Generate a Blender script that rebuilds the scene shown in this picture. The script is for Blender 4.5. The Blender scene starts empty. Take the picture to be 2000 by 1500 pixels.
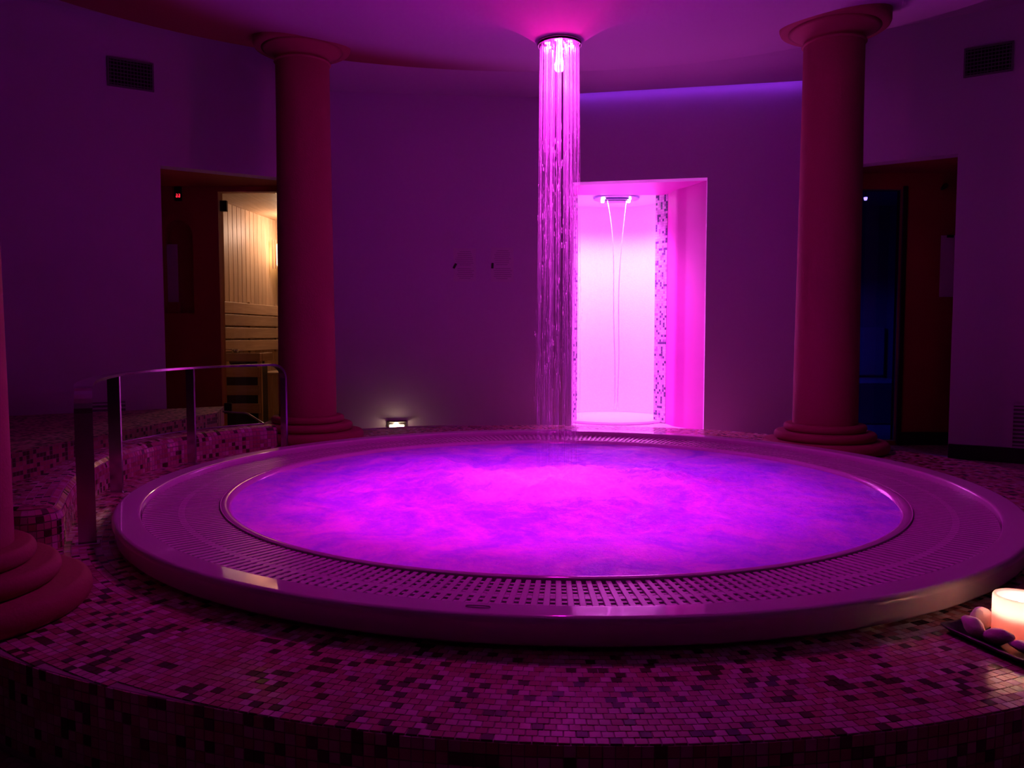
import bpy, math, random
import numpy as np
from mathutils import Vector, Matrix, noise as mnoise

random.seed(7); RNG = np.random.default_rng(7)
scene = bpy.context.scene
COL = scene.collection
PI = math.pi

# ---------------------------------------------------------------- camera, world, exposure
CAMZ = 0.8412
PITCH = math.radians(3.5466)
FPX = 1557.0
cam_d = bpy.data.cameras.new('camera'); cam = bpy.data.objects.new('camera', cam_d); COL.objects.link(cam)
cam.location = (0, 0, CAMZ); cam.rotation_euler = (PI / 2 - PITCH, 0, 0)
cam_d.sensor_fit = 'HORIZONTAL'; cam_d.sensor_width = 36.0; cam_d.lens = 36.0 * FPX / 2000.0
cam_d.clip_start = 0.02
scene.camera = cam
world = bpy.data.worlds.new('world'); scene.world = world; world.use_nodes = True
world.node_tree.nodes['Background'].inputs[0].default_value = (0.0, 0.0, 0.0, 1)
world.node_tree.nodes['Background'].inputs[1].default_value = 0.0
vs = scene.view_settings
vs.view_transform = 'Standard'; vs.look = 'None'; vs.gamma = 1.0; vs.use_curve_mapping = False; vs.exposure = 0.0

cy = scene.cycles
cy.max_bounces = 5; cy.diffuse_bounces = 3; cy.glossy_bounces = 2; cy.transmission_bounces = 3; cy.transparent_max_bounces = 14
cy.adaptive_threshold = 0.1; cy.caustics_reflective = False; cy.caustics_refractive = False

C = (0.18394, 3.16094)            # centre of the whirlpool
PZ = 0.20                         # top of the tiled platform
RZ = PZ + 0.075                   # top of the pool rim

# ---------------------------------------------------------------- lights
def light(name, kind, loc, power, color, direction=None, **kw):
    d = bpy.data.lights.new(name, kind); d.energy = power; d.color = color
    for k, v in kw.items(): setattr(d, k, v)
    o = bpy.data.objects.new(name, d); COL.objects.link(o); o.location = loc
    if direction is not None:
        o.rotation_euler = Vector(direction).to_track_quat('-Z', 'Y').to_euler()
    return o

# coloured lamps on the floor of the whirlpool, shining up through the water
light('underwater_light', 'AREA', (C[0], C[1], 0.045), 16, (0.48, 0.004, 1.0), (0, 0, 1), shape='DISK', size=2.1)
light('underwater_light', 'AREA', (C[0] - 0.15, C[1] - 0.28, 0.05), 7.0, (1.0, 0.004, 0.62), (0, 0, 1), shape='DISK', size=1.5)
# lamps in the ceiling shower head, then an added light hanging below it
light('shower_light', 'AREA', (C[0], C[1], 1.955), 12, (1.0, 0.05, 0.92), (0, 0, -1), shape='DISK', size=0.13, spread=math.radians(34))
light('shower_light', 'AREA', (C[0], C[1], 1.954), 15, (1.0, 0.006, 0.82), (0, 0, -1), shape='DISK', size=0.13, spread=math.radians(128))
light('shower_light', 'POINT', (C[0], C[1] - 0.028, 1.805), 5.2, (1.0, 0.012, 0.34), shadow_soft_size=0.02)  # added below the lamp dome to brighten the trumpet and strands
# shower cabin lamps
light('cabin_light', 'AREA', (0.895, 7.05, 2.0), 50, (1.0, 0.125, 1.0), (0, 0.05, -1), shape='DISK', size=0.34, spread=math.radians(118))
# sauna lamp, steam-room lamp, skirting lamp, candle
light('sauna_light', 'POINT', (-2.25, 8.22, 1.89), 15, (1.0, 0.67, 0.50), shadow_soft_size=0.08)
light('steam_light', 'AREA', (2.8, 7.2, 1.25), 4.5, (0.17, 0.16, 0.85), (0, 0.2, -1), shape='DISK', size=0.2)
light('skirting_light', 'POINT', (-0.892, 6.075, 0.138), 0.35, (1.0, 0.70, 0.45), shadow_soft_size=0.02)
light('candle_light', 'POINT', (1.067, 1.640, PZ + 0.080), 2.4, (1.0, 0.82, 0.68), shadow_soft_size=0.012)

# ---------------------------------------------------------------- materials
def new_mat(name):
    m = bpy.data.materials.new(name); m.use_nodes = True
    nt = m.node_tree; b = nt.nodes['Principled BSDF']
    return m, nt, b
def N(nt, t, **kw):
    n = nt.nodes.new(t)
    for k, v in kw.items():
        if k.startswith('i_'): n.inputs[k[2:].replace('_', ' ')].default_value = v
        else: setattr(n, k, v)
    return n
def mat(name, col, rough=0.6, metal=0.0, bump=0.0, scale=40.0, vary=0.0, emit=None, estr=0.0, spec=0.5, coat=0.0):
    m, nt, b = new_mat(name)
    b.inputs['Base Color'].default_value = (*col, 1); b.inputs['Roughness'].default_value = rough
    b.inputs['Metallic'].default_value = metal; b.inputs['Specular IOR Level'].default_value = spec
    b.inputs['Coat Weight'].default_value = coat
    if emit: b.inputs['Emission Color'].default_value = (*emit, 1); b.inputs['Emission Strength'].default_value = estr
    if bump or vary:
        tc = N(nt, 'ShaderNodeTexCoord'); nz = N(nt, 'ShaderNodeTexNoise'); nz.inputs['Scale'].default_value = scale; nz.inputs['Detail'].default_value = 4
        nt.links.new(tc.outputs['Object'], nz.inputs['Vector'])
        if bump:
            bp = N(nt, 'ShaderNodeBump'); bp.inputs['Strength'].default_value = bump; bp.inputs['Distance'].default_value = 0.004
            nt.links.new(nz.outputs['Fac'], bp.inputs['Height']); nt.links.new(bp.outputs['Normal'], b.inputs['Normal'])
        if vary:
            mr = N(nt, 'ShaderNodeMapRange'); mr.inputs['To Min'].default_value = 1 - vary; mr.inputs['To Max'].default_value = 1 + vary
            mx = N(nt, 'ShaderNodeMix', data_type='RGBA', blend_type='MULTIPLY'); mx.inputs[0].default_value = 1
            mx.inputs[6].default_value = (*col, 1)
            nt.links.new(nz.outputs['Fac'], mr.inputs['Value']); nt.links.new(mr.outputs['Result'], mx.inputs[7])
            nt.links.new(mx.outputs[2], b.inputs['Base Color'])
    return m

M = {}
M['wall'] = mat('white_plaster', (0.70, 0.60, 0.74), 0.85, bump=0.25, scale=220, vary=0.06)
M['rear'] = mat('dark_stone_wall', (0.07, 0.05, 0.05), 0.9, bump=0.4, scale=20, vary=0.2)
M['ceil'] = mat('ceiling_plaster', (0.58, 0.46, 0.62), 0.8, bump=0.1, scale=90)
M['orange'] = mat('orange_plaster', (0.37, 0.085, 0.09), 0.75, bump=0.3, scale=120, vary=0.07)
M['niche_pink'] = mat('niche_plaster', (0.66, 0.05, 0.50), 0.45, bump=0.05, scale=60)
M['acryl'] = mat('white_acrylic', (0.74, 0.68, 0.72), 0.05, spec=0.5)
M['grate'] = mat('white_grate_plastic', (0.76, 0.70, 0.74), 0.32)
M['grate_dark'] = mat('gutter_plastic', (0.45, 0.40, 0.44), 0.5)
M['grout'] = mat('tile_grout', (0.42, 0.34, 0.32), 0.9, bump=0.3, scale=400)
M['chrome'] = mat('brushed_chrome', (0.62, 0.60, 0.62), 0.16, metal=1.0)
M['steel'] = mat('stainless_steel', (0.55, 0.52, 0.55), 0.24, metal=1.0, bump=0.03, scale=200)
M['black'] = mat('black_metal', (0.012, 0.010, 0.012), 0.4)
M['dark'] = mat('dark_skirting', (0.02, 0.014, 0.02), 0.6)
M['grille'] = mat('grey_grille', (0.20, 0.18, 0.20), 0.55)
M['duct'] = mat('duct_black', (0.015, 0.012, 0.015), 0.9)
M['paper'] = mat('paper_sheet', (0.70, 0.66, 0.68), 0.7)
M['notice'] = mat('printed_sheet', (0.72, 0.66, 0.70), 0.7)
M['ink'] = mat('grey_ink', (0.40, 0.34, 0.38), 0.8)
M['cabin'] = mat('white_cabin_wall', (0.80, 0.78, 0.80), 0.35, bump=0.35, scale=120, vary=0.18)
M['white'] = mat('white_gloss', (0.85, 0.82, 0.85), 0.2)
M['led'] = mat('led_lens', (1, 1, 1), 0.3, emit=(1.0, 0.85, 1.0), estr=14)
M['led_head'] = mat('shower_lens', (1, 1, 1), 0.3, emit=(1.0, 0.35, 0.92), estr=3.2)
M['led_violet'] = mat('violet_lens', (0.2, 0.1, 0.9), 0.3, emit=(0.35, 0.25, 1.0), estr=12)
M['led_red'] = mat('red_digits', (0.5, 0.0, 0.0), 0.4, emit=(1.0, 0.02, 0.05), estr=2.2)
M['lamp'] = mat('warm_lamp_glass', (1, 0.9, 0.8), 0.3, emit=(1.0, 0.72, 0.42), estr=9)
M['lamp_sauna'] = mat('sauna_lamp_glass', (1, 0.9, 0.8), 0.3, emit=(1.0, 0.70, 0.36), estr=5)
M['plate'] = mat('violet_plate', (0.30, 0.26, 0.55), 0.3, metal=0.6)
M['slate'] = mat('black_slate', (0.018, 0.016, 0.018), 0.45, bump=0.5, scale=60)
M['pebble'] = mat('pale_pebble', (0.88, 0.74, 0.72), 0.6, bump=0.4, scale=90, vary=0.1)
M['stone'] = mat('stove_stone', (0.10, 0.09, 0.09), 0.8, bump=0.8, scale=40)
M['steam'] = mat('dark_blue_tile', (0.10, 0.12, 0.42), 0.3)
M['sauna_orange'] = mat('ochre_recess_plaster', (0.50, 0.14, 0.06), 0.8, bump=0.3, scale=120)
M['dark_orange'] = mat('ochre_plaster', (0.34, 0.09, 0.035), 0.8, bump=0.3, scale=120)
M['basin_water'] = mat('still_dark_water', (0.02, 0.02, 0.03), 0.05)
M['wick'] = mat('burnt_wick', (0.02, 0.02, 0.02), 0.9)
M['flame'] = mat('candle_flame', (1, 0.8, 0.5), 0.5, emit=(1.0, 0.75, 0.45), estr=25)

# tiles: four glazes
TC = [(0.68, 0.48, 0.46), (0.58, 0.30, 0.28), (0.49, 0.20, 0.19), (0.10, 0.035, 0.04), (0.78, 0.62, 0.60)]
TP = [0.27, 0.35, 0.20, 0.13, 0.05]
for i, c in enumerate(TC):
    M['tile%d' % i] = mat('tile_glaze_' + 'abcde'[i], c, 0.20, vary=0.10, scale=60)
def attr_tile_mat():
    m, nt, b = new_mat('mosaic_glaze'); a = N(nt, 'ShaderNodeAttribute', attribute_name='tilecol')
    nt.links.new(a.outputs['Color'], b.inputs['Base Color']); b.inputs['Roughness'].default_value = 0.20
    return m
M['tiles'] = attr_tile_mat()
def mosaic_mat(name, cols, pitch=0.0205, axes='XY', rough=0.28):
    m, nt, b = new_mat(name); L = nt.links
    tc = N(nt, 'ShaderNodeTexCoord'); sp = N(nt, 'ShaderNodeSeparateXYZ'); L.new(tc.outputs['Object'], sp.inputs[0])
    cb = N(nt, 'ShaderNodeCombineXYZ'); L.new(sp.outputs[axes[0]], cb.inputs[0]); L.new(sp.outputs[axes[1]], cb.inputs[1])
    sc = N(nt, 'ShaderNodeVectorMath', operation='SCALE'); sc.inputs['Scale'].default_value = 1 / pitch; L.new(cb.outputs[0], sc.inputs[0])
    fl = N(nt, 'ShaderNodeVectorMath', operation='FLOOR'); L.new(sc.outputs[0], fl.inputs[0])
    wn = N(nt, 'ShaderNodeTexWhiteNoise', noise_dimensions='2D'); L.new(fl.outputs[0], wn.inputs['Vector'])
    cr = N(nt, 'ShaderNodeValToRGB'); cr.color_ramp.interpolation = 'CONSTANT'
    e = cr.color_ramp.elements; acc = 0
    while len(e) < len(cols): e.new(0.5)
    for k, (c, pr) in enumerate(cols):
        e[k].position = acc; e[k].color = (*c, 1); acc += pr
    L.new(wn.outputs['Value'], cr.inputs[0])
    fr = N(nt, 'ShaderNodeVectorMath', operation='FRACTION'); L.new(sc.outputs[0], fr.inputs[0])
    s2 = N(nt, 'ShaderNodeSeparateXYZ'); L.new(fr.outputs[0], s2.inputs[0])
    def edge(o):
        a = N(nt, 'ShaderNodeMath', operation='SUBTRACT'); a.inputs[1].default_value = 0.5; L.new(o, a.inputs[0])
        q = N(nt, 'ShaderNodeMath', operation='ABSOLUTE'); L.new(a.outputs[0], q.inputs[0]); return q.outputs[0]
    mxn = N(nt, 'ShaderNodeMath', operation='MAXIMUM'); L.new(edge(s2.outputs[0]), mxn.inputs[0]); L.new(edge(s2.outputs[1]), mxn.inputs[1])
    gt = N(nt, 'ShaderNodeMath', operation='GREATER_THAN'); gt.inputs[1].default_value = 0.45; L.new(mxn.outputs[0], gt.inputs[0])
    mx = N(nt, 'ShaderNodeMix', data_type='RGBA'); L.new(gt.outputs[0], mx.inputs[0]); L.new(cr.outputs[0], mx.inputs[6]); mx.inputs[7].default_value = (0.40, 0.33, 0.32, 1)
    L.new(mx.outputs[2], b.inputs['Base Color']); b.inputs['Roughness'].default_value = rough
    bp = N(nt, 'ShaderNodeBump', invert=True); bp.inputs['Strength'].default_value = 0.5; bp.inputs['Distance'].default_value = 0.002
    L.new(gt.outputs[0], bp.inputs['Height']); L.new(bp.outputs[0], b.inputs['Normal'])
    return m
M['floor'] = mosaic_mat('floor_mosaic', list(zip(TC, TP)))
M['ledge'] = mosaic_mat('ledge_mosaic', list(zip(TC[1:4], (0.2, 0.45, 0.35))), rough=0.65)
M['ledge_side'] = mosaic_mat('ledge_side_mosaic', list(zip(TC[1:4], (0.2, 0.45, 0.35))), axes='YZ', rough=0.65)

def wood_mat(name, c1, c2, axis='Z', rough=0.5):
    m, nt, b = new_mat(name); L = nt.links
    tc = N(nt, 'ShaderNodeTexCoord'); mp = N(nt, 'ShaderNodeMapping')
    mp.inputs['Scale'].default_value = {'Z': (30, 30, 1.6), 'X': (1.6, 30, 30), 'Y': (30, 1.6, 30)}[axis]
    oi = N(nt, 'ShaderNodeObjectInfo'); ad = N(nt, 'ShaderNodeVectorMath', operation='ADD')
    L.new(tc.outputs['Object'], mp.inputs[0]); L.new(mp.outputs[0], ad.inputs[0]); L.new(oi.outputs['Random'], ad.inputs[1])
    nz = N(nt, 'ShaderNodeTexNoise'); nz.inputs['Scale'].default_value = 1.5; nz.inputs['Detail'].default_value = 5; nz.inputs['Distortion'].default_value = 1.2
    L.new(ad.outputs[0], nz.inputs['Vector'])
    cr = N(nt, 'ShaderNodeValToRGB'); cr.color_ramp.elements[0].color = (*c1, 1); cr.color_ramp.elements[1].color = (*c2, 1)
    cr.color_ramp.elements[0].position = 0.3; cr.color_ramp.elements[1].position = 0.7
    L.new(nz.outputs['Fac'], cr.inputs[0])
    hv = N(nt, 'ShaderNodeHueSaturation'); mr = N(nt, 'ShaderNodeMapRange'); mr.inputs['To Min'].default_value = 0.8; mr.inputs['To Max'].default_value = 1.15
    L.new(oi.outputs['Random'], mr.inputs['Value']); L.new(mr.outputs[0], hv.inputs['Value']); L.new(cr.outputs[0], hv.inputs['Color'])
    L.new(hv.outputs[0], b.inputs['Base Color']); b.inputs['Roughness'].default_value = rough
    return m
M['wood_v'] = wood_mat('spruce_vertical', (0.52, 0.34, 0.21), (0.72, 0.51, 0.34), 'Z')
M['wood_h'] = wood_mat('spruce_horizontal', (0.50, 0.32, 0.19), (0.70, 0.48, 0.31), 'Y')
M['wood_x'] = wood_mat('spruce_guard', (0.46, 0.30, 0.19), (0.62, 0.43, 0.28), 'X')

def glass_mat(name, tint, fres=0.10):
    m, nt, b = new_mat(name); L = nt.links; out = nt.nodes['Material Output']
    nt.nodes.remove(b)
    t = N(nt, 'ShaderNodeBsdfTransparent'); t.inputs[0].default_value = (*tint, 1)
    g = N(nt, 'ShaderNodeBsdfGlossy'); g.inputs['Roughness'].default_value = 0.03
    f = N(nt, 'ShaderNodeFresnel'); f.inputs['IOR'].default_value = 1.45
    mx = N(nt, 'ShaderNodeMixShader'); L.new(f.outputs[0], mx.inputs[0]); L.new(t.outputs[0], mx.inputs[1]); L.new(g.outputs[0], mx.inputs[2])
    L.new(mx.outputs[0], out.inputs[0]); return m
M['glass'] = glass_mat('clear_glass', (0.93, 0.92, 0.90))
M['glass_blue'] = glass_mat('dark_glass', (0.45, 0.45, 0.60))

def water_mat():
    m, nt, b = new_mat('bubbling_water'); L = nt.links; out = nt.nodes['Material Output']
    tc = N(nt, 'ShaderNodeTexCoord')
    n1 = N(nt, 'ShaderNodeTexNoise'); n1.inputs['Scale'].default_value = 60; n1.inputs['Detail'].default_value = 6; n1.inputs['Roughness'].default_value = 0.7
    n2 = N(nt, 'ShaderNodeTexNoise'); n2.inputs['Scale'].default_value = 3.2; n2.inputs['Detail'].default_value = 8; n2.inputs['Roughness'].default_value = 0.62; n2.inputs['Distortion'].default_value = 1.2
    L.new(tc.outputs['Object'], n1.inputs['Vector']); L.new(tc.outputs['Object'], n2.inputs['Vector'])
    bp = N(nt, 'ShaderNodeBump'); bp.inputs['Strength'].default_value = 0.9; bp.inputs['Distance'].default_value = 0.02
    L.new(n1.outputs['Fac'], bp.inputs['Height'])
    b.inputs['Roughness'].default_value = 0.15
    L.new(bp.outputs[0], b.inputs['Normal'])
    # foam: lighter froth over clearer violet water
    n3 = N(nt, 'ShaderNodeTexNoise'); n3.inputs['Scale'].default_value = 32; n3.inputs['Detail'].default_value = 8; n3.inputs['Roughness'].default_value = 0.8; n3.inputs['Distortion'].default_value = 0.5
    L.new(tc.outputs['Object'], n3.inputs['Vector'])
    ad = N(nt, 'ShaderNodeMath', operation='ADD'); L.new(n2.outputs['Fac'], ad.inputs[0])
    sc3 = N(nt, 'ShaderNodeMath', operation='MULTIPLY_ADD'); sc3.inputs[1].default_value = 0.65; sc3.inputs[2].default_value = -0.325; L.new(n3.outputs['Fac'], sc3.inputs[0]); L.new(sc3.outputs[0], ad.inputs[1])
    cr = N(nt, 'ShaderNodeValToRGB'); cr.color_ramp.elements[0].position = 0.38; cr.color_ramp.elements[1].position = 0.66
    cr.color_ramp.elements[0].color = (0.54, 0.48, 0.85, 1); cr.color_ramp.elements[1].color = (0.98, 0.9, 0.86, 1)
    L.new(ad.outputs[0], cr.inputs[0])
    hs = N(nt, 'ShaderNodeHueSaturation'); hs.inputs['Value'].default_value = 0.6; L.new(cr.outputs[0], hs.inputs['Color']); L.new(hs.outputs[0], b.inputs['Base Color'])
    tr = N(nt, 'ShaderNodeBsdfTranslucent'); L.new(cr.outputs[0], tr.inputs['Color']); L.new(bp.outputs[0], tr.inputs['Normal'])
    mx = N(nt, 'ShaderNodeMixShader'); mx.inputs[0].default_value = 0.55
    L.new(b.outputs[0], mx.inputs[1]); L.new(tr.outputs[0], mx.inputs[2]); L.new(mx.outputs[0], out.inputs[0])
    return m
M['water'] = water_mat()
def strand_mat(name, alpha_top, alpha_bot, z0, z1, scale=(60, 60, 5)):
    m, nt, b = new_mat(name); L = nt.links; out = nt.nodes['Material Output']; nt.nodes.remove(b)
    d = N(nt, 'ShaderNodeBsdfDiffuse'); d.inputs[0].default_value = (0.92, 0.9, 0.95, 1)
    t = N(nt, 'ShaderNodeBsdfTranslucent'); t.inputs[0].default_value = (0.92, 0.9, 0.95, 1)
    g = N(nt, 'ShaderNodeBsdfGlossy'); g.inputs['Roughness'].default_value = 0.25
    a1 = N(nt, 'ShaderNodeMixShader'); a1.inputs[0].default_value = 0.5; L.new(d.outputs[0], a1.inputs[1]); L.new(t.outputs[0], a1.inputs[2])
    a2 = N(nt, 'ShaderNodeMixShader'); a2.inputs[0].default_value = 0.3; L.new(a1.outputs[0], a2.inputs[1]); L.new(g.outputs[0], a2.inputs[2])
    tc = N(nt, 'ShaderNodeTexCoord'); sp = N(nt, 'ShaderNodeSeparateXYZ'); L.new(tc.outputs['Object'], sp.inputs[0])
    mr = N(nt, 'ShaderNodeMapRange'); mr.inputs['From Min'].default_value = z0; mr.inputs['From Max'].default_value = z1
    mr.inputs['To Min'].default_value = alpha_bot; mr.inputs['To Max'].default_value = alpha_top; L.new(sp.outputs[2], mr.inputs['Value'])
    mp = N(nt, 'ShaderNodeMapping'); mp.inputs['Scale'].default_value = scale; L.new(tc.outputs['Object'], mp.inputs[0])
    nz = N(nt, 'ShaderNodeTexNoise'); nz.inputs['Scale'].default_value = 3.0; nz.inputs['Detail'].default_value = 3; L.new(mp.outputs[0], nz.inputs['Vector'])
    m2 = N(nt, 'ShaderNodeMapRange'); m2.inputs['From Min'].default_value = 0.35; m2.inputs['From Max'].default_value = 0.65; m2.inputs['To Min'].default_value = 0.45; m2.inputs['To Max'].default_value = 1.4
    L.new(nz.outputs['Fac'], m2.inputs['Value'])
    mu = N(nt, 'ShaderNodeMath', operation='MULTIPLY', use_clamp=True); L.new(mr.outputs[0], mu.inputs[0]); L.new(m2.outputs[0], mu.inputs[1])
    tp = N(nt, 'ShaderNodeBsdfTransparent')
    mx = N(nt, 'ShaderNodeMixShader'); L.new(mu.outputs[0], mx.inputs[0]); L.new(tp.outputs[0], mx.inputs[1]); L.new(a2.outputs[0], mx.inputs[2])
    L.new(mx.outputs[0], out.inputs[0]); return m
M['strand'] = strand_mat('falling_water', 0.66, 0.05, 0.25, 1.97)
M['jet'] = strand_mat('water_jet', 0.8, 0.5, 0.3, 1.97)
def wax_mat(name='red_wax', fac=0.62, tcol=(1.0, 0.90, 0.84)):
    m, nt, b = new_mat(name); L = nt.links; out = nt.nodes['Material Output']
    b.inputs['Base Color'].default_value = (0.80, 0.17, 0.17, 1); b.inputs['Roughness'].default_value = 0.45
    t = N(nt, 'ShaderNodeBsdfTranslucent'); t.inputs[0].default_value = (*tcol, 1)
    mx = N(nt, 'ShaderNodeMixShader'); mx.inputs[0].default_value = fac
    L.new(b.outputs[0], mx.inputs[1]); L.new(t.outputs[0], mx.inputs[2]); L.new(mx.outputs[0], out.inputs[0]); return m
M['wax'] = wax_mat()
M['wax_pool'] = wax_mat('melted_red_wax', 0.10, (1.0, 0.25, 0.2))

# ---------------------------------------------------------------- object helpers
WLOC = {}
def wl(p): return WLOC.get(p.name, Vector((0, 0, 0))) if p else Vector((0, 0, 0))
def mesh(name, V, F, m, smooth=False):
    me = bpy.data.meshes.new(name); me.from_pydata([tuple(map(float, v)) for v in V], [], [tuple(map(int, f)) for f in F])
    if m is not None: me.materials.append(m)
    if smooth: me.polygons.foreach_set('use_smooth', [True] * len(me.polygons))
    me.validate(); me.update(); return me
def put(name, me, parent=None, loc=(0, 0, 0)):
    o = bpy.data.objects.new(name, me); COL.objects.link(o)
    o.parent = parent; L = Vector(loc); o.location = L - wl(parent); WLOC[o.name] = L
    return o
def obj(name, V, F, m, parent=None, smooth=False, origin=None):
    """mesh from world coordinates; the origin sits at the bottom middle of the mesh"""
    V = np.asarray(V, float)
    if origin is None: origin = (*(0.5 * (V.min(0) + V.max(0)))[:2], V[:, 2].min())
    return put(name, mesh(name, V - np.asarray(origin), F, m, smooth), parent, origin)
def tag(o, label=None, cat=None, group=None, kind=None):
    if label: o['label'] = label
    if cat: o['category'] = cat
    if group: o['group'] = group
    if kind: o['kind'] = kind
    return o
def thing(name, loc, label, cat, group=None):
    o = bpy.data.objects.new(name, None); COL.objects.link(o); o.location = loc; o.empty_display_size = 0.05
    WLOC[o.name] = Vector(loc); return tag(o, label, cat, group)
class MB:
    def __init__(s): s.V = []; s.F = []
    def add(s, V, F):
        n = len(s.V); s.V += [tuple(v) for v in V]; s.F += [tuple(i + n for i in f) for f in F]; return s
    def box(s, c, d, ax=None, bevel=0.0):
        c = np.asarray(c, float); d = np.asarray(d, float) / 2
        ax = np.eye(3) if ax is None else np.asarray(ax, float)
        if bevel <= 0:
            P = [c + ax[0] * d[0] * x + ax[1] * d[1] * y + ax[2] * d[2] * z for z in (-1, 1) for y in (-1, 1) for x in (-1, 1)]
            return s.add(P, [(0, 2, 3, 1), (4, 5, 7, 6), (0, 1, 5, 4), (2, 6, 7, 3), (0, 4, 6, 2), (1, 3, 7, 5)])
        b = bevel; P = []; idx = {}
        for z in (-1, 1):
            for y in (-1, 1):
                for x in (-1, 1):
                    for k in range(3):
                        q = np.array([x * d[0], y * d[1], z * d[2]]); s_ = np.array([x, y, z])
                        for j in range(3):
                            if j != k: q[j] -= s_[j] * b
                        idx[(x, y, z, k)] = len(P); P.append(c + ax[0] * q[0] + ax[1] * q[1] + ax[2] * q[2])
        F = []
        for k in range(3):
            a, e = [j for j in range(3) if j != k]
            for sg in (-1, 1):
                f = []
                for (u, v) in ((-1, -1), (1, -1), (1, 1), (-1, 1)):
                    t = [0, 0, 0]; t[k] = sg; t[a] = u; t[e] = v; f.append(idx[(*t, k)])
                F.append(f)
        for k in range(3):                                   # edges run along k
            a, e = [j for j in range(3) if j != k]
            for u in (-1, 1):
                for v in (-1, 1):
                    f = []
                    for (w, kk) in ((-1, a), (1, a), (1, e), (-1, e)):
                        t = [0, 0, 0]; t[k] = w; t[a] = u; t[e] = v; f.append(idx[(*t, kk)])
                    F.append(f)
        for z in (-1, 1):
            for y in (-1, 1):
                for x in (-1, 1): F.append([idx[(x, y, z, k)] for k in range(3)])
        return s.add(P, F)
    def obj(s, name, m, parent=None, smooth=False, origin=None): return obj(name, s.V, s.F, m, parent, smooth, origin)
def lathe(prof, c=(0, 0), n=96, a0=0.0, a1=2 * PI, closed=False):
    full = abs(a1 - a0 - 2 * PI) < 1e-6
    k = n if full else n + 1
    V = []; F = []
    for i in range(k):
        a = a0 + (a1 - a0) * i / n
        for r, z in prof: V.append((c[0] + r * math.cos(a), c[1] + r * math.sin(a), z))
    m_ = len(prof)
    for i in range(n):
        i2 = (i + 1) % k
        for j in range(m_ - 1 + (1 if closed else 0)):
            j2 = (j + 1) % m_
            F.append((i * m_ + j, i2 * m_ + j, i2 * m_ + j2, i * m_ + j2))
    return V, F
def tube(path, rad, seg=8, cap=True):
    """round tube along a path; rad may be a list"""
    P = [Vector(p) for p in path]; n = len(P); V = []; F = []
    rads = rad if hasattr(rad, '__len__') else [rad] * n
    up = Vector((0, 0, 1)); T0 = (P[1] - P[0]).normalized()
    x = T0.cross(up if abs(T0.z) < 0.9 else Vector((0, 1, 0))).normalized()
    for i in range(n):
        T = (P[min(i + 1, n - 1)] - P[max(i - 1, 0)]).normalized()
        x = (x - T * x.dot(T)).normalized(); y = T.cross(x)
        for k in range(seg):
            a = 2 * PI * k / seg; V.append(P[i] + (x * math.cos(a) + y * math.sin(a)) * rads[i])
    for i in range(n - 1):
        for k in range(seg):
            k2 = (k + 1) % seg; F.append((i * seg + k, i * seg + k2, (i + 1) * seg + k2, (i + 1) * seg + k))
    if cap: F.append(tuple(range(seg - 1, -1, -1))); F.append(tuple((n - 1) * seg + k for k in range(seg)))
    return V, F
def strip_walls(plan, z0, z1, thick=None):
    V = [(x, y, z) for x, y in plan for z in (z0, z1)]
    F = [(2 * i, 2 * i + 2, 2 * i + 3, 2 * i + 1) for i in range(len(plan) - 1)]
    return V, F
def slab(poly, z0, z1):
    n = len(poly); V = [(x, y, z0) for x, y in poly] + [(x, y, z1) for x, y in poly]
    F = [tuple(range(n - 1, -1, -1)), tuple(range(n, 2 * n))] + [(i, (i + 1) % n, n + (i + 1) % n, n + i) for i in range(n)]
    return V, F
def plate(name, outer, holes, thick, A, u, m, parent=None):
    """flat wall: outline and holes in (along, height); front face on the plane through A, thickness behind"""
    cu = bpy.data.curves.new('tmp', 'CURVE'); cu.dimensions = '2D'; cu.fill_mode = 'BOTH'; cu.extrude = thick / 2
    for ring in [outer] + list(holes):
        sp = cu.splines.new('POLY'); sp.points.add(len(ring) - 1)
        for p, q in zip(sp.points, ring): p.co = (q[0], q[1], 0, 1)
        sp.use_cyclic_u = True
    t = bpy.data.objects.new('tmp', cu); COL.objects.link(t)
    bpy.context.view_layer.update()
    me = bpy.data.meshes.new_from_object(t.evaluated_get(bpy.context.evaluated_depsgraph_get()))
    bpy.data.objects.remove(t); bpy.data.curves.remove(cu)
    u = Vector((u[0], u[1], 0)).normalized(); n = u.cross(Vector((0, 0, 1)))
    V = [Vector((A[0], A[1], 0)) + u * v.co.x + Vector((0, 0, v.co.y)) + n * (v.co.z - thick / 2) for v in me.vertices]
    F = [tuple(p.vertices) for p in me.polygons]; bpy.data.meshes.remove(me)
    return obj(name, V, F, m, parent)
def rect(x0, x1, z0, z1): return [(x0, z0), (x1, z0), (x1, z1), (x0, z1)]

# projection of the photograph's camera: only used to choose which pieces show largest
_c, _s = math.cos(PITCH), math.sin(PITCH)
def proj(P):
    P = np.asarray(P, float); z = P[..., 2] - CAMZ; d = P[..., 1] * _c - z * _s; u = P[..., 1] * _s + z * _c
    d = np.where(d < 0.05, 0.05, d)
    return np.stack([1000 + FPX * P[..., 0] / d, 750 - FPX * u / d], -1)
def shown_area(quads):
    q = proj(quads); x, y = q[..., 0], q[..., 1]
    a = 0.5 * np.abs(sum(x[:, i] * y[:, (i + 1) % 4] - x[:, (i + 1) % 4] * y[:, i] for i in range(4)))
    cx, cy = x.mean(1), y.mean(1)
    return np.where((cx > 2) & (cx < 1998) & (cy > 2) & (cy < 1498), a, 0)

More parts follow.
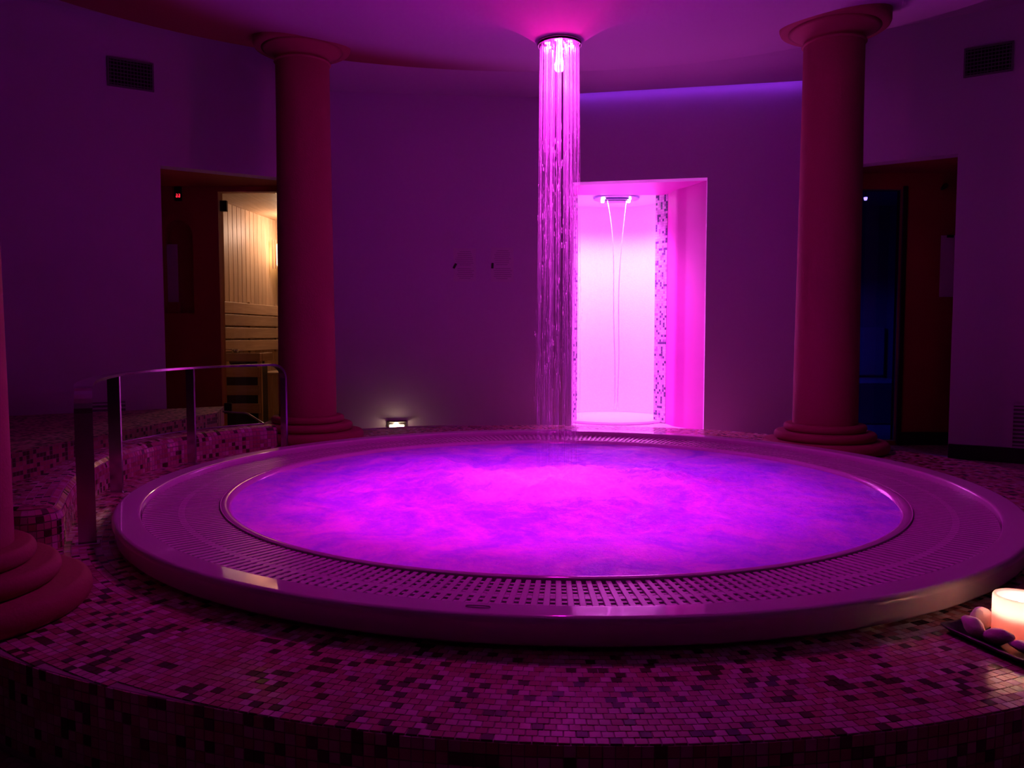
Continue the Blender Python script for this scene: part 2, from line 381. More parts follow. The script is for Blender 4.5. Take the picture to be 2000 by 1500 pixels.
TS = 0.0186; TP_ = 0.0203; TH = 0.0018
def tile_mesh(i, sx=TS, sy=TS):
    b = MB().box((0, 0, TH / 2 - 0.001), (sx, sy, TH + 0.002), bevel=0.0006)
    return mesh('tile', b.V, b.F, M['tile%d' % i])
TILE = None
def tile_field(frames, cols, parent, n_parts=290, mask=None, tilt=0.012, palette=None):
    """frames: (n,4,3) = centre, u, v, normal (unit). The largest in the picture are parts, the rest one mass."""
    global TILE
    if TILE is None: TILE = [tile_mesh(i) for i in range(len(TC))]
    fr = np.array(frames, float); cols = np.asarray(cols)
    if tilt:                                             # hand-laid: every tile leans a little
        d = RNG.normal(0, tilt, (len(fr), 2)); fr[:, 3] += fr[:, 1] * d[:, :1] + fr[:, 2] * d[:, 1:]; fr[:, 3] /= np.linalg.norm(fr[:, 3], axis=1)[:, None]
        fr[:, 2] = np.cross(fr[:, 3], fr[:, 1]); fr[:, 2] /= np.linalg.norm(fr[:, 2], axis=1)[:, None]; fr[:, 1] = np.cross(fr[:, 2], fr[:, 3])
    c, u, v, n = fr[:, 0], fr[:, 1], fr[:, 2], fr[:, 3]; h = TS / 2
    q = np.stack([c - u * h - v * h, c + u * h - v * h, c + u * h + v * h, c - u * h + v * h], 1)
    area = shown_area(q)
    view = np.array([0, 0, CAMZ]) - c; area = np.where((view * n).sum(1) > 0, area, 0)
    if mask is not None: area = np.where(mask, area, 0)
    order = np.argsort(-area); pick = [i for i in order[:n_parts] if area[i] > 0]
    base = wl(parent)
    for i in pick:
        o = bpy.data.objects.new('tile', TILE[cols[i]]); COL.objects.link(o); o.parent = parent
        R = Matrix((u[i], v[i], n[i])).transposed().to_4x4()
        o.matrix_local = Matrix.Translation(Vector(c[i]) - base) @ R
    rest = np.ones(len(c), bool); rest[pick] = False
    q = q[rest]; nn = n[rest][:, None, :]; k = len(q)
    if k == 0: return
    top = q + nn * TH; bot = q - nn * 0.001
    V = np.concatenate([top, bot], 1).reshape(-1, 3) - np.array(base)
    o8 = (np.arange(k) * 8)[:, None, None]
    F = (o8 + np.array([[0, 1, 2, 3], [0, 4, 5, 1], [1, 5, 6, 2], [2, 6, 7, 3], [3, 7, 4, 0]])[None]).reshape(-1, 4)
    me = bpy.data.meshes.new('mosaic'); me.vertices.add(len(V)); me.vertices.foreach_set('co', V.ravel())
    me.loops.add(F.size); me.loops.foreach_set('vertex_index', F.ravel().astype(np.int32))
    me.polygons.add(len(F)); me.polygons.foreach_set('loop_start', np.arange(0, F.size, 4, dtype=np.int32))
    me.update(calc_edges=True)
    cc = np.array(palette or TC)[cols[rest]] * RNG.uniform(0.88, 1.1, (k, 1)); cc = np.concatenate([cc, np.ones((k, 1))], 1)
    at = me.color_attributes.new('tilecol', 'FLOAT_COLOR', 'CORNER'); at.data.foreach_set('color', np.repeat(cc, 20, 0).ravel())
    me.shade_flat(); me.materials.append(M['tiles'])
    o = bpy.data.objects.new('mosaic', me); COL.objects.link(o); o.parent = parent; o['kind'] = 'stuff'
def tile_cols(n): return RNG.choice(len(TC), n, p=TP)

# ---------------------------------------------------------------- the room
LL = np.array((-3.6, 4.83)); JL = np.array((-1.594, 6.06)); AP = np.array((0.345, 6.252)); JR = np.array((2.219, 5.89)); RR = np.array((3.9, 4.806))
WT = 0.12; HZ = 2.95; SOF = 2.655
def wlen(a, b): return float(np.hypot(*(b - a)))
def on_wall(a, b, t, off=0.0):
    u = (b - a) / wlen(a, b); n = np.array((u[1], -u[0])); p = a + u * t + n * off; return p, u, n
def wall(name, a, b, holes=(), m='wall'):
    o = plate(name, rect(0, wlen(a, b), 0, HZ), holes, WT, a, b - a, M[m]); return tag(o, kind='structure')

# ground: the lower floor, with a hole for the whirlpool basin
V, F = lathe([(1.50, 0), (1.50, -0.03), (9.0, -0.03), (9.0, 0)], C, 64, closed=True)
tag(obj('floor', V, F, M['floor']), kind='structure')
tag(wall('wall_left', LL, JL, [rect(1.39, 2.24, 0.0005, 2.001)]), 'white plastered wall with the recess of the sauna door')
tag(wall('wall_back_left', JL, AP), 'white plastered back wall with two small notices')
tag(wall('wall_back_right', AP, JR, [rect(0.123, 1.135, 0.0005, 2.012)]), 'white plastered back wall around the glowing shower niche')
tag(wall('wall_right', JR, RR, [rect(0.20, 0.899, 0.0005, 2.046)]), 'white plastered wall with a dark door recess')
for nm, a, b in (('wall_far_left', (-3.6, -3.0), LL), ('wall_far_right', RR, (3.9, -3.0)), ('wall_behind', (3.9, -3.0), (-3.6, -3.0))):
    wall(nm, np.array(a, float), np.array(b, float), m='rear')
# baseboard on the right
p0, u, n = on_wall(JR, RR, 0.899 + 0.002, 0.011); L_ = wlen(JR, RR) - 0.92
cbar = p0 + u * L_ / 2
tag(MB().box((*cbar, 0.05), (L_, 0.018, 0.10), [(*u, 0), (*n, 0), (0, 0, 1)], 0.003).obj('baseboard_right', M['dark']), kind='structure')

# ceilings: flat outer ceiling, dropped soffit at the back, trumpet shaped round ceiling in the middle
V, F = lathe([(1.9, HZ), (1.9, HZ + 0.04), (9.0, HZ + 0.04), (9.0, HZ)], C, 64, closed=True)
tag(obj('ceiling', V, F, M['ceil']), kind='structure')
def at_r(a, r): return (C[0] + r * math.cos(a), C[1] + r * math.sin(a))
aL = math.atan2(JL[1] - C[1], JL[0] - C[0]); aR = math.atan2(JR[1] - C[1], JR[0] - C[0])
aL += 0.10; aR -= 0.12
arc = [at_r(aL + (aR - aL) * i / 24, 2.30) for i in range(25)]
nBR = on_wall(AP, JR, 0)[2]; nBL = on_wall(JL, AP, 0)[2]
gap = 0.085
eR, _, nR = on_wall(JR, RR, 0.24, 0.002); eL, _, nL = on_wall(LL, JL, wlen(LL, JL) - 0.09, 0.002)
poly = arc + [tuple(eR), tuple(JR + nBR * gap), tuple(AP + nBR * gap), tuple(AP + nBL * 0.002), tuple(JL + nBL * 0.002), tuple(eL)]
V, F = slab(poly[::-1], SOF, HZ - 0.002)
tag(obj('ceiling_soffit', V, F, M['ceil']), kind='structure')
def trumpet(r): return 1.968 + 0.17 * (1 - math.exp(-(r - 0.083) / 0.30)) + 0.215 * (r - 0.083)
rs = [0.083 + 2.367 * (i / 40) ** 1.7 for i in range(41)]
prof = [(r, trumpet(r)) for r in rs] + [(2.455, trumpet(2.45) + 0.012), (2.455, HZ - 0.003), (0.083, HZ - 0.003)]
V, F = lathe(prof, C, 128, closed=True)
V = [(C[0] + (x - C[0]) * (1 + (0.26 if x < C[0] else 0.14) * min(1, math.hypot(x - C[0], y - C[1]) / 2.455) ** 2), y, z) for x, y, z in V]
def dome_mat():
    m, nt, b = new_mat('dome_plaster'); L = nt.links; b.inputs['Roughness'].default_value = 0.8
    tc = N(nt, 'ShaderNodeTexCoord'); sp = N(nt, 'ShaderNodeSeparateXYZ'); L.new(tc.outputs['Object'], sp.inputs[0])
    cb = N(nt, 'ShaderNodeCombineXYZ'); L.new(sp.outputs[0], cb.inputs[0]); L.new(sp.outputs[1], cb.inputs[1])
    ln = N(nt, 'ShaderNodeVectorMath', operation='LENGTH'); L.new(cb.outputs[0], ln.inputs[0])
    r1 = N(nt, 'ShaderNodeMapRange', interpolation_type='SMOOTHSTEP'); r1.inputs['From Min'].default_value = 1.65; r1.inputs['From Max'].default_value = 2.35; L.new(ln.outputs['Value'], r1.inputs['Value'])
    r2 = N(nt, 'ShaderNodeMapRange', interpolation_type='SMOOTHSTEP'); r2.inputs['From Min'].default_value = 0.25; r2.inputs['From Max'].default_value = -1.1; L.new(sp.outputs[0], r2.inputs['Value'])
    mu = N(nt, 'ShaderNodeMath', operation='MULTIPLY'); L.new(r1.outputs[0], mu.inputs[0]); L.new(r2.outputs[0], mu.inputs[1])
    mx = N(nt, 'ShaderNodeMix', data_type='RGBA'); mx.inputs[6].default_value = (0.60, 0.46, 0.62, 1); mx.inputs[7].default_value = (0.36, 0.075, 0.07, 1)  # plaster tone blends to dark red outwards on the left side
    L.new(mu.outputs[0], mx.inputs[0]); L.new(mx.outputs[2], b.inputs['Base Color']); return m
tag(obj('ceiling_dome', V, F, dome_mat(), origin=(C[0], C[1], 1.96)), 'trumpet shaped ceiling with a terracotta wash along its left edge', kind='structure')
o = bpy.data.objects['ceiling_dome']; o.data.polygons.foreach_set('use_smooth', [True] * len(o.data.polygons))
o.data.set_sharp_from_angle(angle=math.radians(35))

# LED strip in the slot between soffit and back-right wall
p0, u, n = on_wall(AP, JR, 0.12, 0.045); ln = wlen(AP, JR) - 0.2; cst = p0 + u * ln / 2
st = thing('light_strip', (*cst, SOF + 0.05), 'violet light strip in the slot above the shower niche wall', 'light strip')
MB().box((*cst, SOF + 0.024), (ln, 0.016, 0.008), [(*u, 0), (*n, 0), (0, 0, 1)]).obj('strip_lens', mat('strip_lens', (1, 1, 1), 0.3, emit=(0.34, 0.04, 1.0), estr=4.5), st)
MB().box((*cst, SOF + 0.032), (ln, 0.022, 0.008), [(*u, 0), (*n, 0), (0, 0, 1)]).obj('strip_rail', M['steel'], st)

# ---------------------------------------------------------------- platform with mosaic
def smooth(t): t = max(0, min(1, t)); return t * t * (3 - 2 * t)
def plat_r(a):
    d = math.degrees(a) % 360
    if d >= 250 and d <= 300: return 1.952
    if d < 250 and d >= 225: return 1.952 + 0.075 * ((250 - d) / 22) ** 1.3
    if d < 225 and d >= 205: return 2.04 + (2.46 - 2.04) * smooth((225 - d) / 12)
    if d < 205 and d > 60: return 2.46 + 0.10 * smooth((d - 90) / 20) * smooth((165 - d) / 15)
    if d <= 60: return 2.46 - (2.46 - 2.30) * smooth((60 - d) / 30)
    return 1.952 + (2.30 - 1.952) * smooth((d - 300) / 40)
plat = thing('pool_platform', (C[0], C[1], 0), 'round raised platform of small rose and brown mosaic tiles', 'platform'); plat['kind'] = 'structure'
del plat['category']
V = []; F = []; na = 360
for i in range(na):
    a = 2 * PI * i / na; R = plat_r(a)
    for r, z in ((1.545, PZ - 0.05), (1.545, PZ), (R - 0.003, PZ), (R - 0.001, PZ - 0.001), (R, PZ - 0.003), (R, 0.0)):
        V.append((C[0] + r * math.cos(a), C[1] + r * math.sin(a), z))
for i in range(na):
    j = (i + 1) % na
    for k in range(5): F.append((i * 6 + k, i * 6 + k + 1, j * 6 + k + 1, j * 6 + k))
obj('mortar_bed', V, F, M['grout'], plat)
fr = []
r = 1.952 - 0.0013 - TS / 2 - 18 * TP_
ring = 0
while r < 2.46:
    n_ = int(2 * PI * r / TP_); sh = 0.5 * (ring % 2)
    for k in range(n_):
        a = -PI / 2 + 2 * PI * (k + sh) / n_
        if r + TS / 2 > plat_r(a) - 0.001: continue
        ca, sa = math.cos(a), math.sin(a)
        fr.append(((C[0] + r * ca, C[1] + r * sa, PZ + RNG.uniform(-0.0003, 0.0004)), (-sa, ca, 0), (ca, sa, 0), (0, 0, -1)))
    r += TP_; ring += 1
fr = np.array(fr); fr[:, 1] *= -1; fr[:, 3] *= -1       # right-handed frame, normal up
fr[:, 1] = np.cross(fr[:, 2], fr[:, 3])
na_top = len(fr)
fr2 = []
a = math.radians(205); 
while a < math.radians(320):
    R = plat_r(a)
    for k in range(9):
        z = PZ - 0.0105 - TP_ * k
        if z - TS / 2 < 0.003: break
        ca, sa = math.cos(a), math.sin(a)
        e = 0.004; R1, R2 = plat_r(a - e), plat_r(a + e)
        t = Vector((R2 * math.cos(a + e) - R1 * math.cos(a - e), R2 * math.sin(a + e) - R1 * math.sin(a - e), 0)).normalized()
        nn = Vector((t.y, -t.x, 0)); v = Vector((0, 0, 1))
        fr2.append(((C[0] + R * ca, C[1] + R * sa, z), tuple(t), tuple(v), tuple(t.cross(v))))
    a += TP_ / R
fr2 = np.array(fr2)
allf = np.concatenate([fr, fr2]); mk = np.ones(len(allf), bool); mk[na_top:] = False
tile_field(allf, tile_cols(len(allf)), plat, 290, mk)

# ---------------------------------------------------------------- the whirlpool
pool = thing('whirlpool', (C[0], C[1], PZ), 'large round white whirlpool tub with a slotted overflow rim', 'whirlpool')
prof = [(1.570, PZ + 0.001), (1.570, PZ + 0.012), (1.588, PZ + 0.012), (1.590, PZ + 0.014), (1.591, PZ + 0.018), (1.5985, RZ - 0.016), (1.5985, RZ - 0.0145), (1.5972, RZ - 0.0085), (1.5940, RZ - 0.0038), (1.589, RZ - 0.0007), (1.5850, RZ - 0.00003), (1.5835, RZ - 0.00006),
        (1.5255, RZ - 0.0018), (1.5240, RZ - 0.00185), (1.5200, RZ - 0.0028), (1.5165, RZ - 0.005), (1.515, RZ - 0.010), (1.515, RZ - 0.012), (1.515, RZ - 0.055)]
V, F = lathe(prof, C, 256); rim = obj('rim', V, F, M['acryl'], pool, True); rim.data.set_sharp_from_angle(angle=math.radians(50))
V, F = lathe([(1.5149, RZ - 0.055), (1.272, RZ - 0.055)], C, 128); obj('gutter', V, F, M['grate_dark'], pool)
prof = [(1.272, RZ - 0.055), (1.272, RZ - 0.027), (1.266, RZ - 0.021), (1.254, RZ - 0.020), (1.243, RZ - 0.024), (1.234, RZ - 0.036), (1.228, RZ - 0.06), (1.20, 0.10), (1.05, 0.03), (0.0, 0.025)]
V, F = lathe(prof, C, 192); obj('basin', V, F, M['acryl'], pool, True)
# overflow grate: each bar a part
nb = 334; rb0, rb1 = 1.274, 1.512; zb = RZ - 0.0255
def bar_mesh():
    b = MB(); w0, w1 = 0.0068, 0.0080; h = 0.016; ch = 0.0014; L = []
    for (x, w) in ((rb0, w0), (rb1, w1)):
        L.append([(x, -w, -h), (x, w, -h), (x, w, -ch), (x, w - ch, 0), (x, -w + ch, 0), (x, -w, -ch)])
    V = L[0] + L[1]; F = [(0, 5, 4, 3, 2, 1), (6, 7, 8, 9, 10, 11)] + [(i, (i + 1) % 6, 6 + (i + 1) % 6, 6 + i) for i in range(6)]
    return V, F
bV, bF = bar_mesh(); bme = mesh('grate_bar', bV, bF, M['grate'])
angs = [2 * PI * (k + 0.5) / nb for k in range(nb)]
quads = []
for a in angs:
    ca, sa = math.cos(a), math.sin(a); w = 0.0075
    quads.append([(C[0] + x * ca - y * sa, C[1] + x * sa + y * ca, zb) for x, y in ((rb0, -w), (rb1, -w), (rb1, w), (rb0, w))])
ar = shown_area(np.array(quads)); order = np.argsort(-ar)
pk = set(order[:298].tolist()); rest = MB()
for k, a in enumerate(angs):
    if k in pk:
        o = bpy.data.objects.new('grate_bar', bme); COL.objects.link(o); o.parent = pool
        o.location = (0, 0, zb - PZ); o.rotation_euler = (0, 0, a)
    else:
        ca, sa = math.cos(a), math.sin(a)
        rest.add([(C[0] + x * ca - y * sa, C[1] + x * sa + y * ca, z + zb) for x, y, z in bV], bF)
o = rest.obj('hidden_grate_bars', M['grate'], pool); o['kind'] = 'stuff'
rg = MB()
for a in [2 * PI * k / nb for k in range(nb)]:
    ca, sa = math.cos(a), math.sin(a)
    for j in range(9):
        x = rb0 + 0.022 + (rb1 - rb0 - 0.044) * j / 8; w = 0.006 + 0.0012 * j / 8
        dz = 0.0015 if j == 4 else 0.0035; hx = 0.010 if j == 4 else 0.0058
        rg.box((C[0] + x * ca, C[1] + x * sa, zb - dz - 0.003), (hx * 2, 2 * w, 0.006), [(ca, sa, 0), (-sa, ca, 0), (0, 0, 1)])
o = rg.obj('grate_rungs', M['grate'], pool); o['kind'] = 'stuff'
# thin edge ring and badge
V, F = tube([(C[0] + 1.270 * math.cos(2 * PI * i / 160), C[1] + 1.270 * math.sin(2 * PI * i / 160), RZ - 0.0225) for i in range(161)], 0.0025, 6, False)
obj('lip_bead', V, F, mat('lip_seal', (0.55, 0.5, 0.54), 0.6), pool, True)
bd = atb = (0.0, 0.0)
a = math.atan2(1.605 - C[1], -0.075 - C[0]); bx = (C[0] + 1.552 * math.cos(a), C[1] + 1.552 * math.sin(a)); ta = (-math.sin(a), math.cos(a), 0); rn = (math.cos(a), math.sin(a), 0)
path = []
for k in range(25):
    t = 2 * PI * k / 24; path.append(np.array((*bx, RZ + 0.0006)) + np.array(ta) * 0.026 * math.copysign(abs(math.cos(t)) ** 0.6, math.cos(t)) + np.array(rn) * 0.006 * math.copysign(abs(math.sin(t)) ** 0.6, math.sin(t)))
V, F = tube(path, 0.0010, 5, False); tag(obj('badge', V, F, M['grille'], pool), 'small oval badge outline on the rim')

# water surface
def fbm(x, y, z, oct=5, gain=0.55):
    s = 0; am = 1; f = 1
    for _ in range(oct): s += am * mnoise.noise((x * f, y * f, z * f + 3.1 * f)); am *= gain; f *= 2.03
    return s
V = []; F = []; nr, nt_ = 110, 300; WZ = RZ - 0.036
V.append((C[0], C[1], WZ))
for i in range(1, nr + 1):
    r = 1.238 * (i / nr) ** 0.8
    for k in range(nt_):
        a = 2 * PI * k / nt_; x, y = r * math.cos(a), r * math.sin(a)
        edge = smooth((1.238 - r) / 0.12)
        g = math.exp(-((x + 0.15) ** 2 / 0.28 + (y + 0.12) ** 2 / 0.12)) + 0.55 * math.exp(-((x - 0.45) ** 2 / 0.15 + (y - 0.1) ** 2 / 0.10)) + 0.5 * math.exp(-((x + 0.55) ** 2 / 0.1 + (y - 0.35) ** 2 / 0.06))
        amp = 0.010 + 0.034 * g
        w = fbm(x * 2.6, y * 2.6, 0.0, 3) * (0.014 + 0.012 * g) + abs(fbm(x * 7, y * 7, 5.0, 4)) * amp + 0.030 * g
        V.append((C[0] + x, C[1] + y, WZ + edge * w))
for k in range(nt_): F.append((0, 1 + k, 1 + (k + 1) % nt_))
for i in range(nr - 1):
    for k in range(nt_):
        k2 = (k + 1) % nt_; F.append((1 + i * nt_ + k, 1 + (i + 1) * nt_ + k, 1 + (i + 1) * nt_ + k2, 1 + i * nt_ + k2))
tag(obj('pool_water', V, F, M['water'], smooth=True), 'bubbling magenta lit water filling the round whirlpool', 'water', kind='stuff')

# ---------------------------------------------------------------- ceiling shower: head and falling water
sh = thing('ceiling_shower', (C[0], C[1], 1.95), 'chrome ring shower head at the tip of the trumpet ceiling', 'shower head')
V, F = lathe([(0.0815, 1.968), (0.0855, 1.968), (0.0862, 1.964), (0.0858, 1.957), (0.0835, 1.955), (0.0805, 1.957)], C, 64, closed=True); obj('ring', V, F, M['chrome'], sh, True)
V, F = lathe([(0.0, 1.966), (0.080, 1.966), (0.080, 1.962), (0.0, 1.962)], C, 48); npl = obj('nozzle_plate', V, F, M['chrome'], sh)
for k in range(6):
    a = 2 * PI * k / 6 + 0.3; c_ = (C[0] + 0.050 * math.cos(a), C[1] + 0.050 * math.sin(a))
    V, F = lathe([(0.0, 1.9605), (0.011, 1.9605), (0.012, 1.962)], c_, 16); obj('lamp_lens', V, F, M['led_head'], npl)
V, F = lathe([(0.012, 1.962), (0.013, 1.92), (0.016, 1.90), (0.020, 1.885), (0.020, 1.872), (0.014, 1.864), (0.0, 1.861)], (C[0], C[1] + 0.01), 24); obj('lamp_dome', V, F, M['led_head'], npl, True)
V = []; F = []
def strand(x, y, spread, r0, drift, z0=1.955, z1=0.262, seed=0):
    zz = z0; n = len
    while zz > z1:
        fall = 1.955 - zz
        ln = random.uniform(0.35, 0.6) if fall < 0.25 else random.uniform(0.25, 0.8)
        ze = max(z1, zz - ln); steps = max(2, int((zz - ze) / 0.03)); path = []; rad = []
        for i in range(steps + 1):
            z = zz + (ze - zz) * i / steps; f = 1.955 - z
            k = 1 + spread * (f / 1.7) ** 0.8
            wob = 0.0010 * f
            path.append((C[0] + x * k + drift[0] * f * f + wob * mnoise.noise((seed, z * 7, 0)), C[1] + y * k + drift[1] * f * f + wob * mnoise.noise((seed, z * 7, 9)), z))
            tp = max(0.12, math.sin(PI * i / steps)) if fall > 0.2 else (1.0 if i < steps * 0.6 else max(0.12, 1 - (i - steps * 0.6) / (steps * 0.4)))
            rad.append(r0 * (0.10 / (f + 0.10)) ** 0.16 * tp)
        tv, tf = tube(path, rad, 5); b = len(V); V.extend(tv); F.extend(tuple(i + b for i in f_) for f_ in tf)
        zz = ze - random.uniform(0.0, 0.03 + 0.16 * fall)
for i in range(120):
    a = 2 * PI * random.random(); rr = 0.074 * math.sqrt(random.uniform(0.12, 1.0))
    if i < 40: rr = 0.075; a = 2 * PI * (i + random.uniform(-0.3, 0.3)) / 40
    strand(rr * math.cos(a), rr * math.sin(a), random.uniform(0.0, 0.32), random.choice((0.0006, 0.0008, 0.0011, 0.0015, 0.0020)), (random.uniform(-0.004, 0.002), random.uniform(-0.004, 0.004)), seed=i * 1.7)
for i in range(350):                                        # drops beside the strands
    f = random.uniform(0.3, 1.68); z = 1.955 - f; a = 2 * PI * random.random(); rr = 0.078 * (1 + 0.2 * f) * math.sqrt(random.random())
    l = random.uniform(0.004, 0.014); x, y = C[0] + rr * math.cos(a), C[1] + rr * math.sin(a)
    tv, tf = tube([(x, y, z + l), (x, y, z), (x, y, z - l)], [0.0003, random.uniform(0.0005, 0.0010), 0.0003], 4); b = len(V); V.extend(tv); F.extend(tuple(i_ + b for i_ in f_) for f_ in tf)
tag(obj('falling_water', V, F, M['strand'], smooth=True, origin=(C[0], C[1], 0)), 'column of pink lit water strands falling into the whirlpool', 'water', kind='stuff')

# ---------------------------------------------------------------- columns
def make_column(loc, label, ztop):
    t = thing('column', (*loc, PZ), label, 'column', 'orange columns around the whirlpool')
    V, F = lathe([(0.156, ztop - 0.135), (0.157, ztop - 0.5), (0.160, 1.75), (0.164, 1.2), (0.169, 0.7), (0.171, PZ + 0.15)], loc, 64); obj('shaft', V, F, M['orange'], t, True)
    def torus(nm, r, z0, z1, inner=0.1):
        h = (z1 - z0) / 2; P = [(inner, z0), (r - h * 0.8, z0)] + [(r - h * 0.8 + h * 0.8 * math.sin(PI * k / 10), z0 + h - h * math.cos(PI * k / 10)) for k in range(1, 10)] + [(r - h * 0.8, z1), (inner, z1)]
        V, F = lathe(P, loc, 64); return obj(nm, V, F, M['orange'], t, True)
    torus('base_ring', 0.334, PZ, PZ + 0.062); torus('base_ring', 0.268, PZ + 0.062, PZ + 0.110); torus('base_ring', 0.217, PZ + 0.110, PZ + 0.152)
    V, F = lathe([(0.10, ztop - 0.15), (0.160, ztop - 0.15), (0.166, ztop - 0.142), (0.160, ztop - 0.133), (0.154, ztop - 0.130), (0.156, ztop - 0.118), (0.176, ztop - 0.096), (0.212, ztop - 0.078), (0.236, ztop - 0.068), (0.10, ztop - 0.068)], loc, 64)
    obj('capital', V, F, M['orange'], t, True)
    V, F = lathe([(0.10, ztop - 0.068), (0.262, ztop - 0.068), (0.276, ztop - 0.060), (0.282, ztop - 0.046), (0.282, ztop + 0.02), (0.10, ztop + 0.02)], loc, 64)
    obj('abacus', V, F, M['orange'], t, True)
    return t
for loc, lb in (((-1.246, 4.85), 'round orange column standing beside the lit sauna door'),
                ((1.735, 4.40), 'round orange column standing before the dark blue doorway'),
                ((-1.338, 1.795), 'near orange column at the left edge with only its moulded base showing')):
    d = math.hypot(loc[0] - C[0], loc[1] - C[1]); make_column(loc, lb, trumpet(d) - 0.005)

# ---------------------------------------------------------------- handrail
def catmull(P, n=8):
    P = [np.array(p, float) for p in P]; Q = [2 * P[0] - P[1]] + P + [2 * P[-1] - P[-2]]; out = []
    for i in range(1, len(Q) - 2):
        for k in range(n):
            t = k / n; a, b, c, d = Q[i - 1], Q[i], Q[i + 1], Q[i + 2]
            out.append(0.5 * (2 * b + (c - a) * t + (2 * a - 5 * b + 4 * c - d) * t * t + (3 * b - a - 3 * c + d) * t ** 3))
    out.append(P[-1]); return out
HR = 0.678
rp = catmull([(-1.296, 2.40), (-1.475, 2.78), (-1.598, 3.18), (-1.64, 3.56), (-1.585, 3.90), (-1.45, 4.17), (-1.255, 4.37)], 12)
rail = thing('handrail', (-1.6, 3.5, PZ), 'curved stainless steel handrail of flat bar beside the whirlpool', 'handrail')
def flat_bar(path, wdir, w, t):
    """flat strip swept along a path; wdir = width direction at each point"""
    V = []; F = []; n = len(path)
    for i in range(n):
        p = Vector(path[i]); T = (Vector(path[min(i + 1, n - 1)]) - Vector(path[max(i - 1, 0)])).normalized()
        wd = Vector(wdir[i]).normalized(); nn = T.cross(wd).normalized()
        for a, b in ((-1, -1), (1, -1), (1, 1), (-1, 1)): V.append(p + wd * (a * w / 2) + nn * (b * t / 2))
    for i in range(n - 1):
        for k in range(4): F.append((i * 4 + k, i * 4 + (k + 1) % 4, (i + 1) * 4 + (k + 1) % 4, (i + 1) * 4 + k))
    F += [(3, 2, 1, 0), tuple((n - 1) * 4 + k for k in range(4))]
    return V, F
path = []; wd = []
def radial(p): v = np.array([p[0] - C[0], p[1] - C[1], 0]); return v / np.linalg.norm(v)
cum = [0]
for i in range(1, len(rp)): cum.append(cum[-1] + np.linalg.norm(rp[i] - rp[i - 1]))
def at_s(s_): 
    k = int(np.searchsorted(cum, s_)); k = max(1, min(k, len(rp) - 1)); f = (s_ - cum[k - 1]) / (cum[k] - cum[k - 1]); return rp[k - 1] + (rp[k] - rp[k - 1]) * f
RB = 0.075; S = cum[-1]
def addp(s_, z): p = at_s(s_); path.append((p[0], p[1], z)); wd.append(radial(p))
p = at_s(0.0); rA = radial(p)
path += [(p[0], p[1], PZ), (p[0], p[1], 0.45), (p[0], p[1], HR - RB)]; wd += [rA] * 3
for k in range(1, 9): t = PI / 2 * k / 8; addp(RB * (1 - math.cos(t)), HR - RB + RB * math.sin(t))
for i in range(1, 40): addp(RB + (S - 2 * RB) * i / 40, HR)
for k in range(0, 9): t = PI / 2 * k / 8; addp(S - RB + RB * math.sin(t), HR - RB + RB * math.cos(t))
p = at_s(S); path += [(p[0], p[1], 0.4), (p[0], p[1], PZ)]; wd += [radial(p)] * 2
wd = [tuple(w) for w in wd]
V, F = flat_bar(path, wd, 0.050, 0.010); obj('bent_rail', V, F, M['steel'], rail)
for s_ in (0.86, 1.58):
    p = at_s(s_); V, F = flat_bar([(p[0], p[1], PZ), (p[0], p[1], HR - 0.005)], [radial(p)] * 2, 0.050, 0.010); obj('post', V, F, M['steel'], rail)
for s_ in (0.0, 0.86, 1.58, S):
    p = at_s(s_); q = radial(p); MB().box((p[0], p[1], PZ + 0.004), (0.07, 0.04, 0.008), [tuple(q), (-q[1], q[0], 0), (0, 0, 1)], 0.002).obj('foot_plate', M['steel'], rail)

# ---------------------------------------------------------------- plunge basin behind the handrail
WTOP = 0.332
front = catmull([(-1.365, 2.395), (-1.545, 2.80), (-1.668, 3.20), (-1.712, 3.58), (-1.655, 3.94), (-1.505, 4.23), (-1.305, 4.415)], 14)
# rounded corner and front side wall running to the left
corner = [np.array((-1.445 + 0.085 * math.cos(t), 2.372 + 0.085 * math.sin(t))) for t in [math.radians(-90 + 100 * k / 8) for k in range(8)]]
side = [np.array((-3.4 + (3.4 - 1.445) * k / 30, 2.287)) for k in range(30)]
plan = side + corner + front
cum2 = [0]
for i in range(1, len(plan)): cum2.append(cum2[-1] + float(np.linalg.norm(plan[i] - plan[i - 1])))
def plan_at(s_):
    k = int(np.searchsorted(cum2, s_)); k = max(1, min(k, len(plan) - 1)); f = (s_ - cum2[k - 1]) / max(1e-6, cum2[k] - cum2[k - 1]); return plan[k - 1] + (plan[k] - plan[k - 1]) * f
def plan_frame(s_, e=0.02):
    t = plan_at(min(cum2[-1], s_ + e)) - plan_at(max(0, s_ - e)); t /= np.linalg.norm(t); return plan_at(s_), t, np.array((t[1], -t[0]))    # normal to the right of travel = outward
BR_ = 0.045; TW = 0.13
prof_len = [WTOP - PZ - BR_ + 0.0, PI / 2 * BR_, TW - BR_]
def profile(d):
    """distance up the outer face, over the rounded edge and along the top -> (offset inwards, z, normal out, normal z)"""
    if d <= prof_len[0]: return 0.0, PZ + d, 1.0, 0.0
    d -= prof_len[0]
    if d <= prof_len[1]: t = d / BR_; return BR_ * (1 - math.cos(t)), WTOP - BR_ + BR_ * math.sin(t), math.cos(t), math.sin(t)
    d -= prof_len[1]; return BR_ + d, WTOP, 0.0, 1.0
PL = sum(prof_len)
basin = thing('plunge_basin', (-2.0, 3.4, PZ), 'low plunge basin with a rounded mosaic tiled wall behind the handrail', 'basin')
V = []; F = []; nS = 150; ds = [0, prof_len[0]] + [prof_len[0] + prof_len[1] * k / 6 for k in range(1, 7)] + [PL]
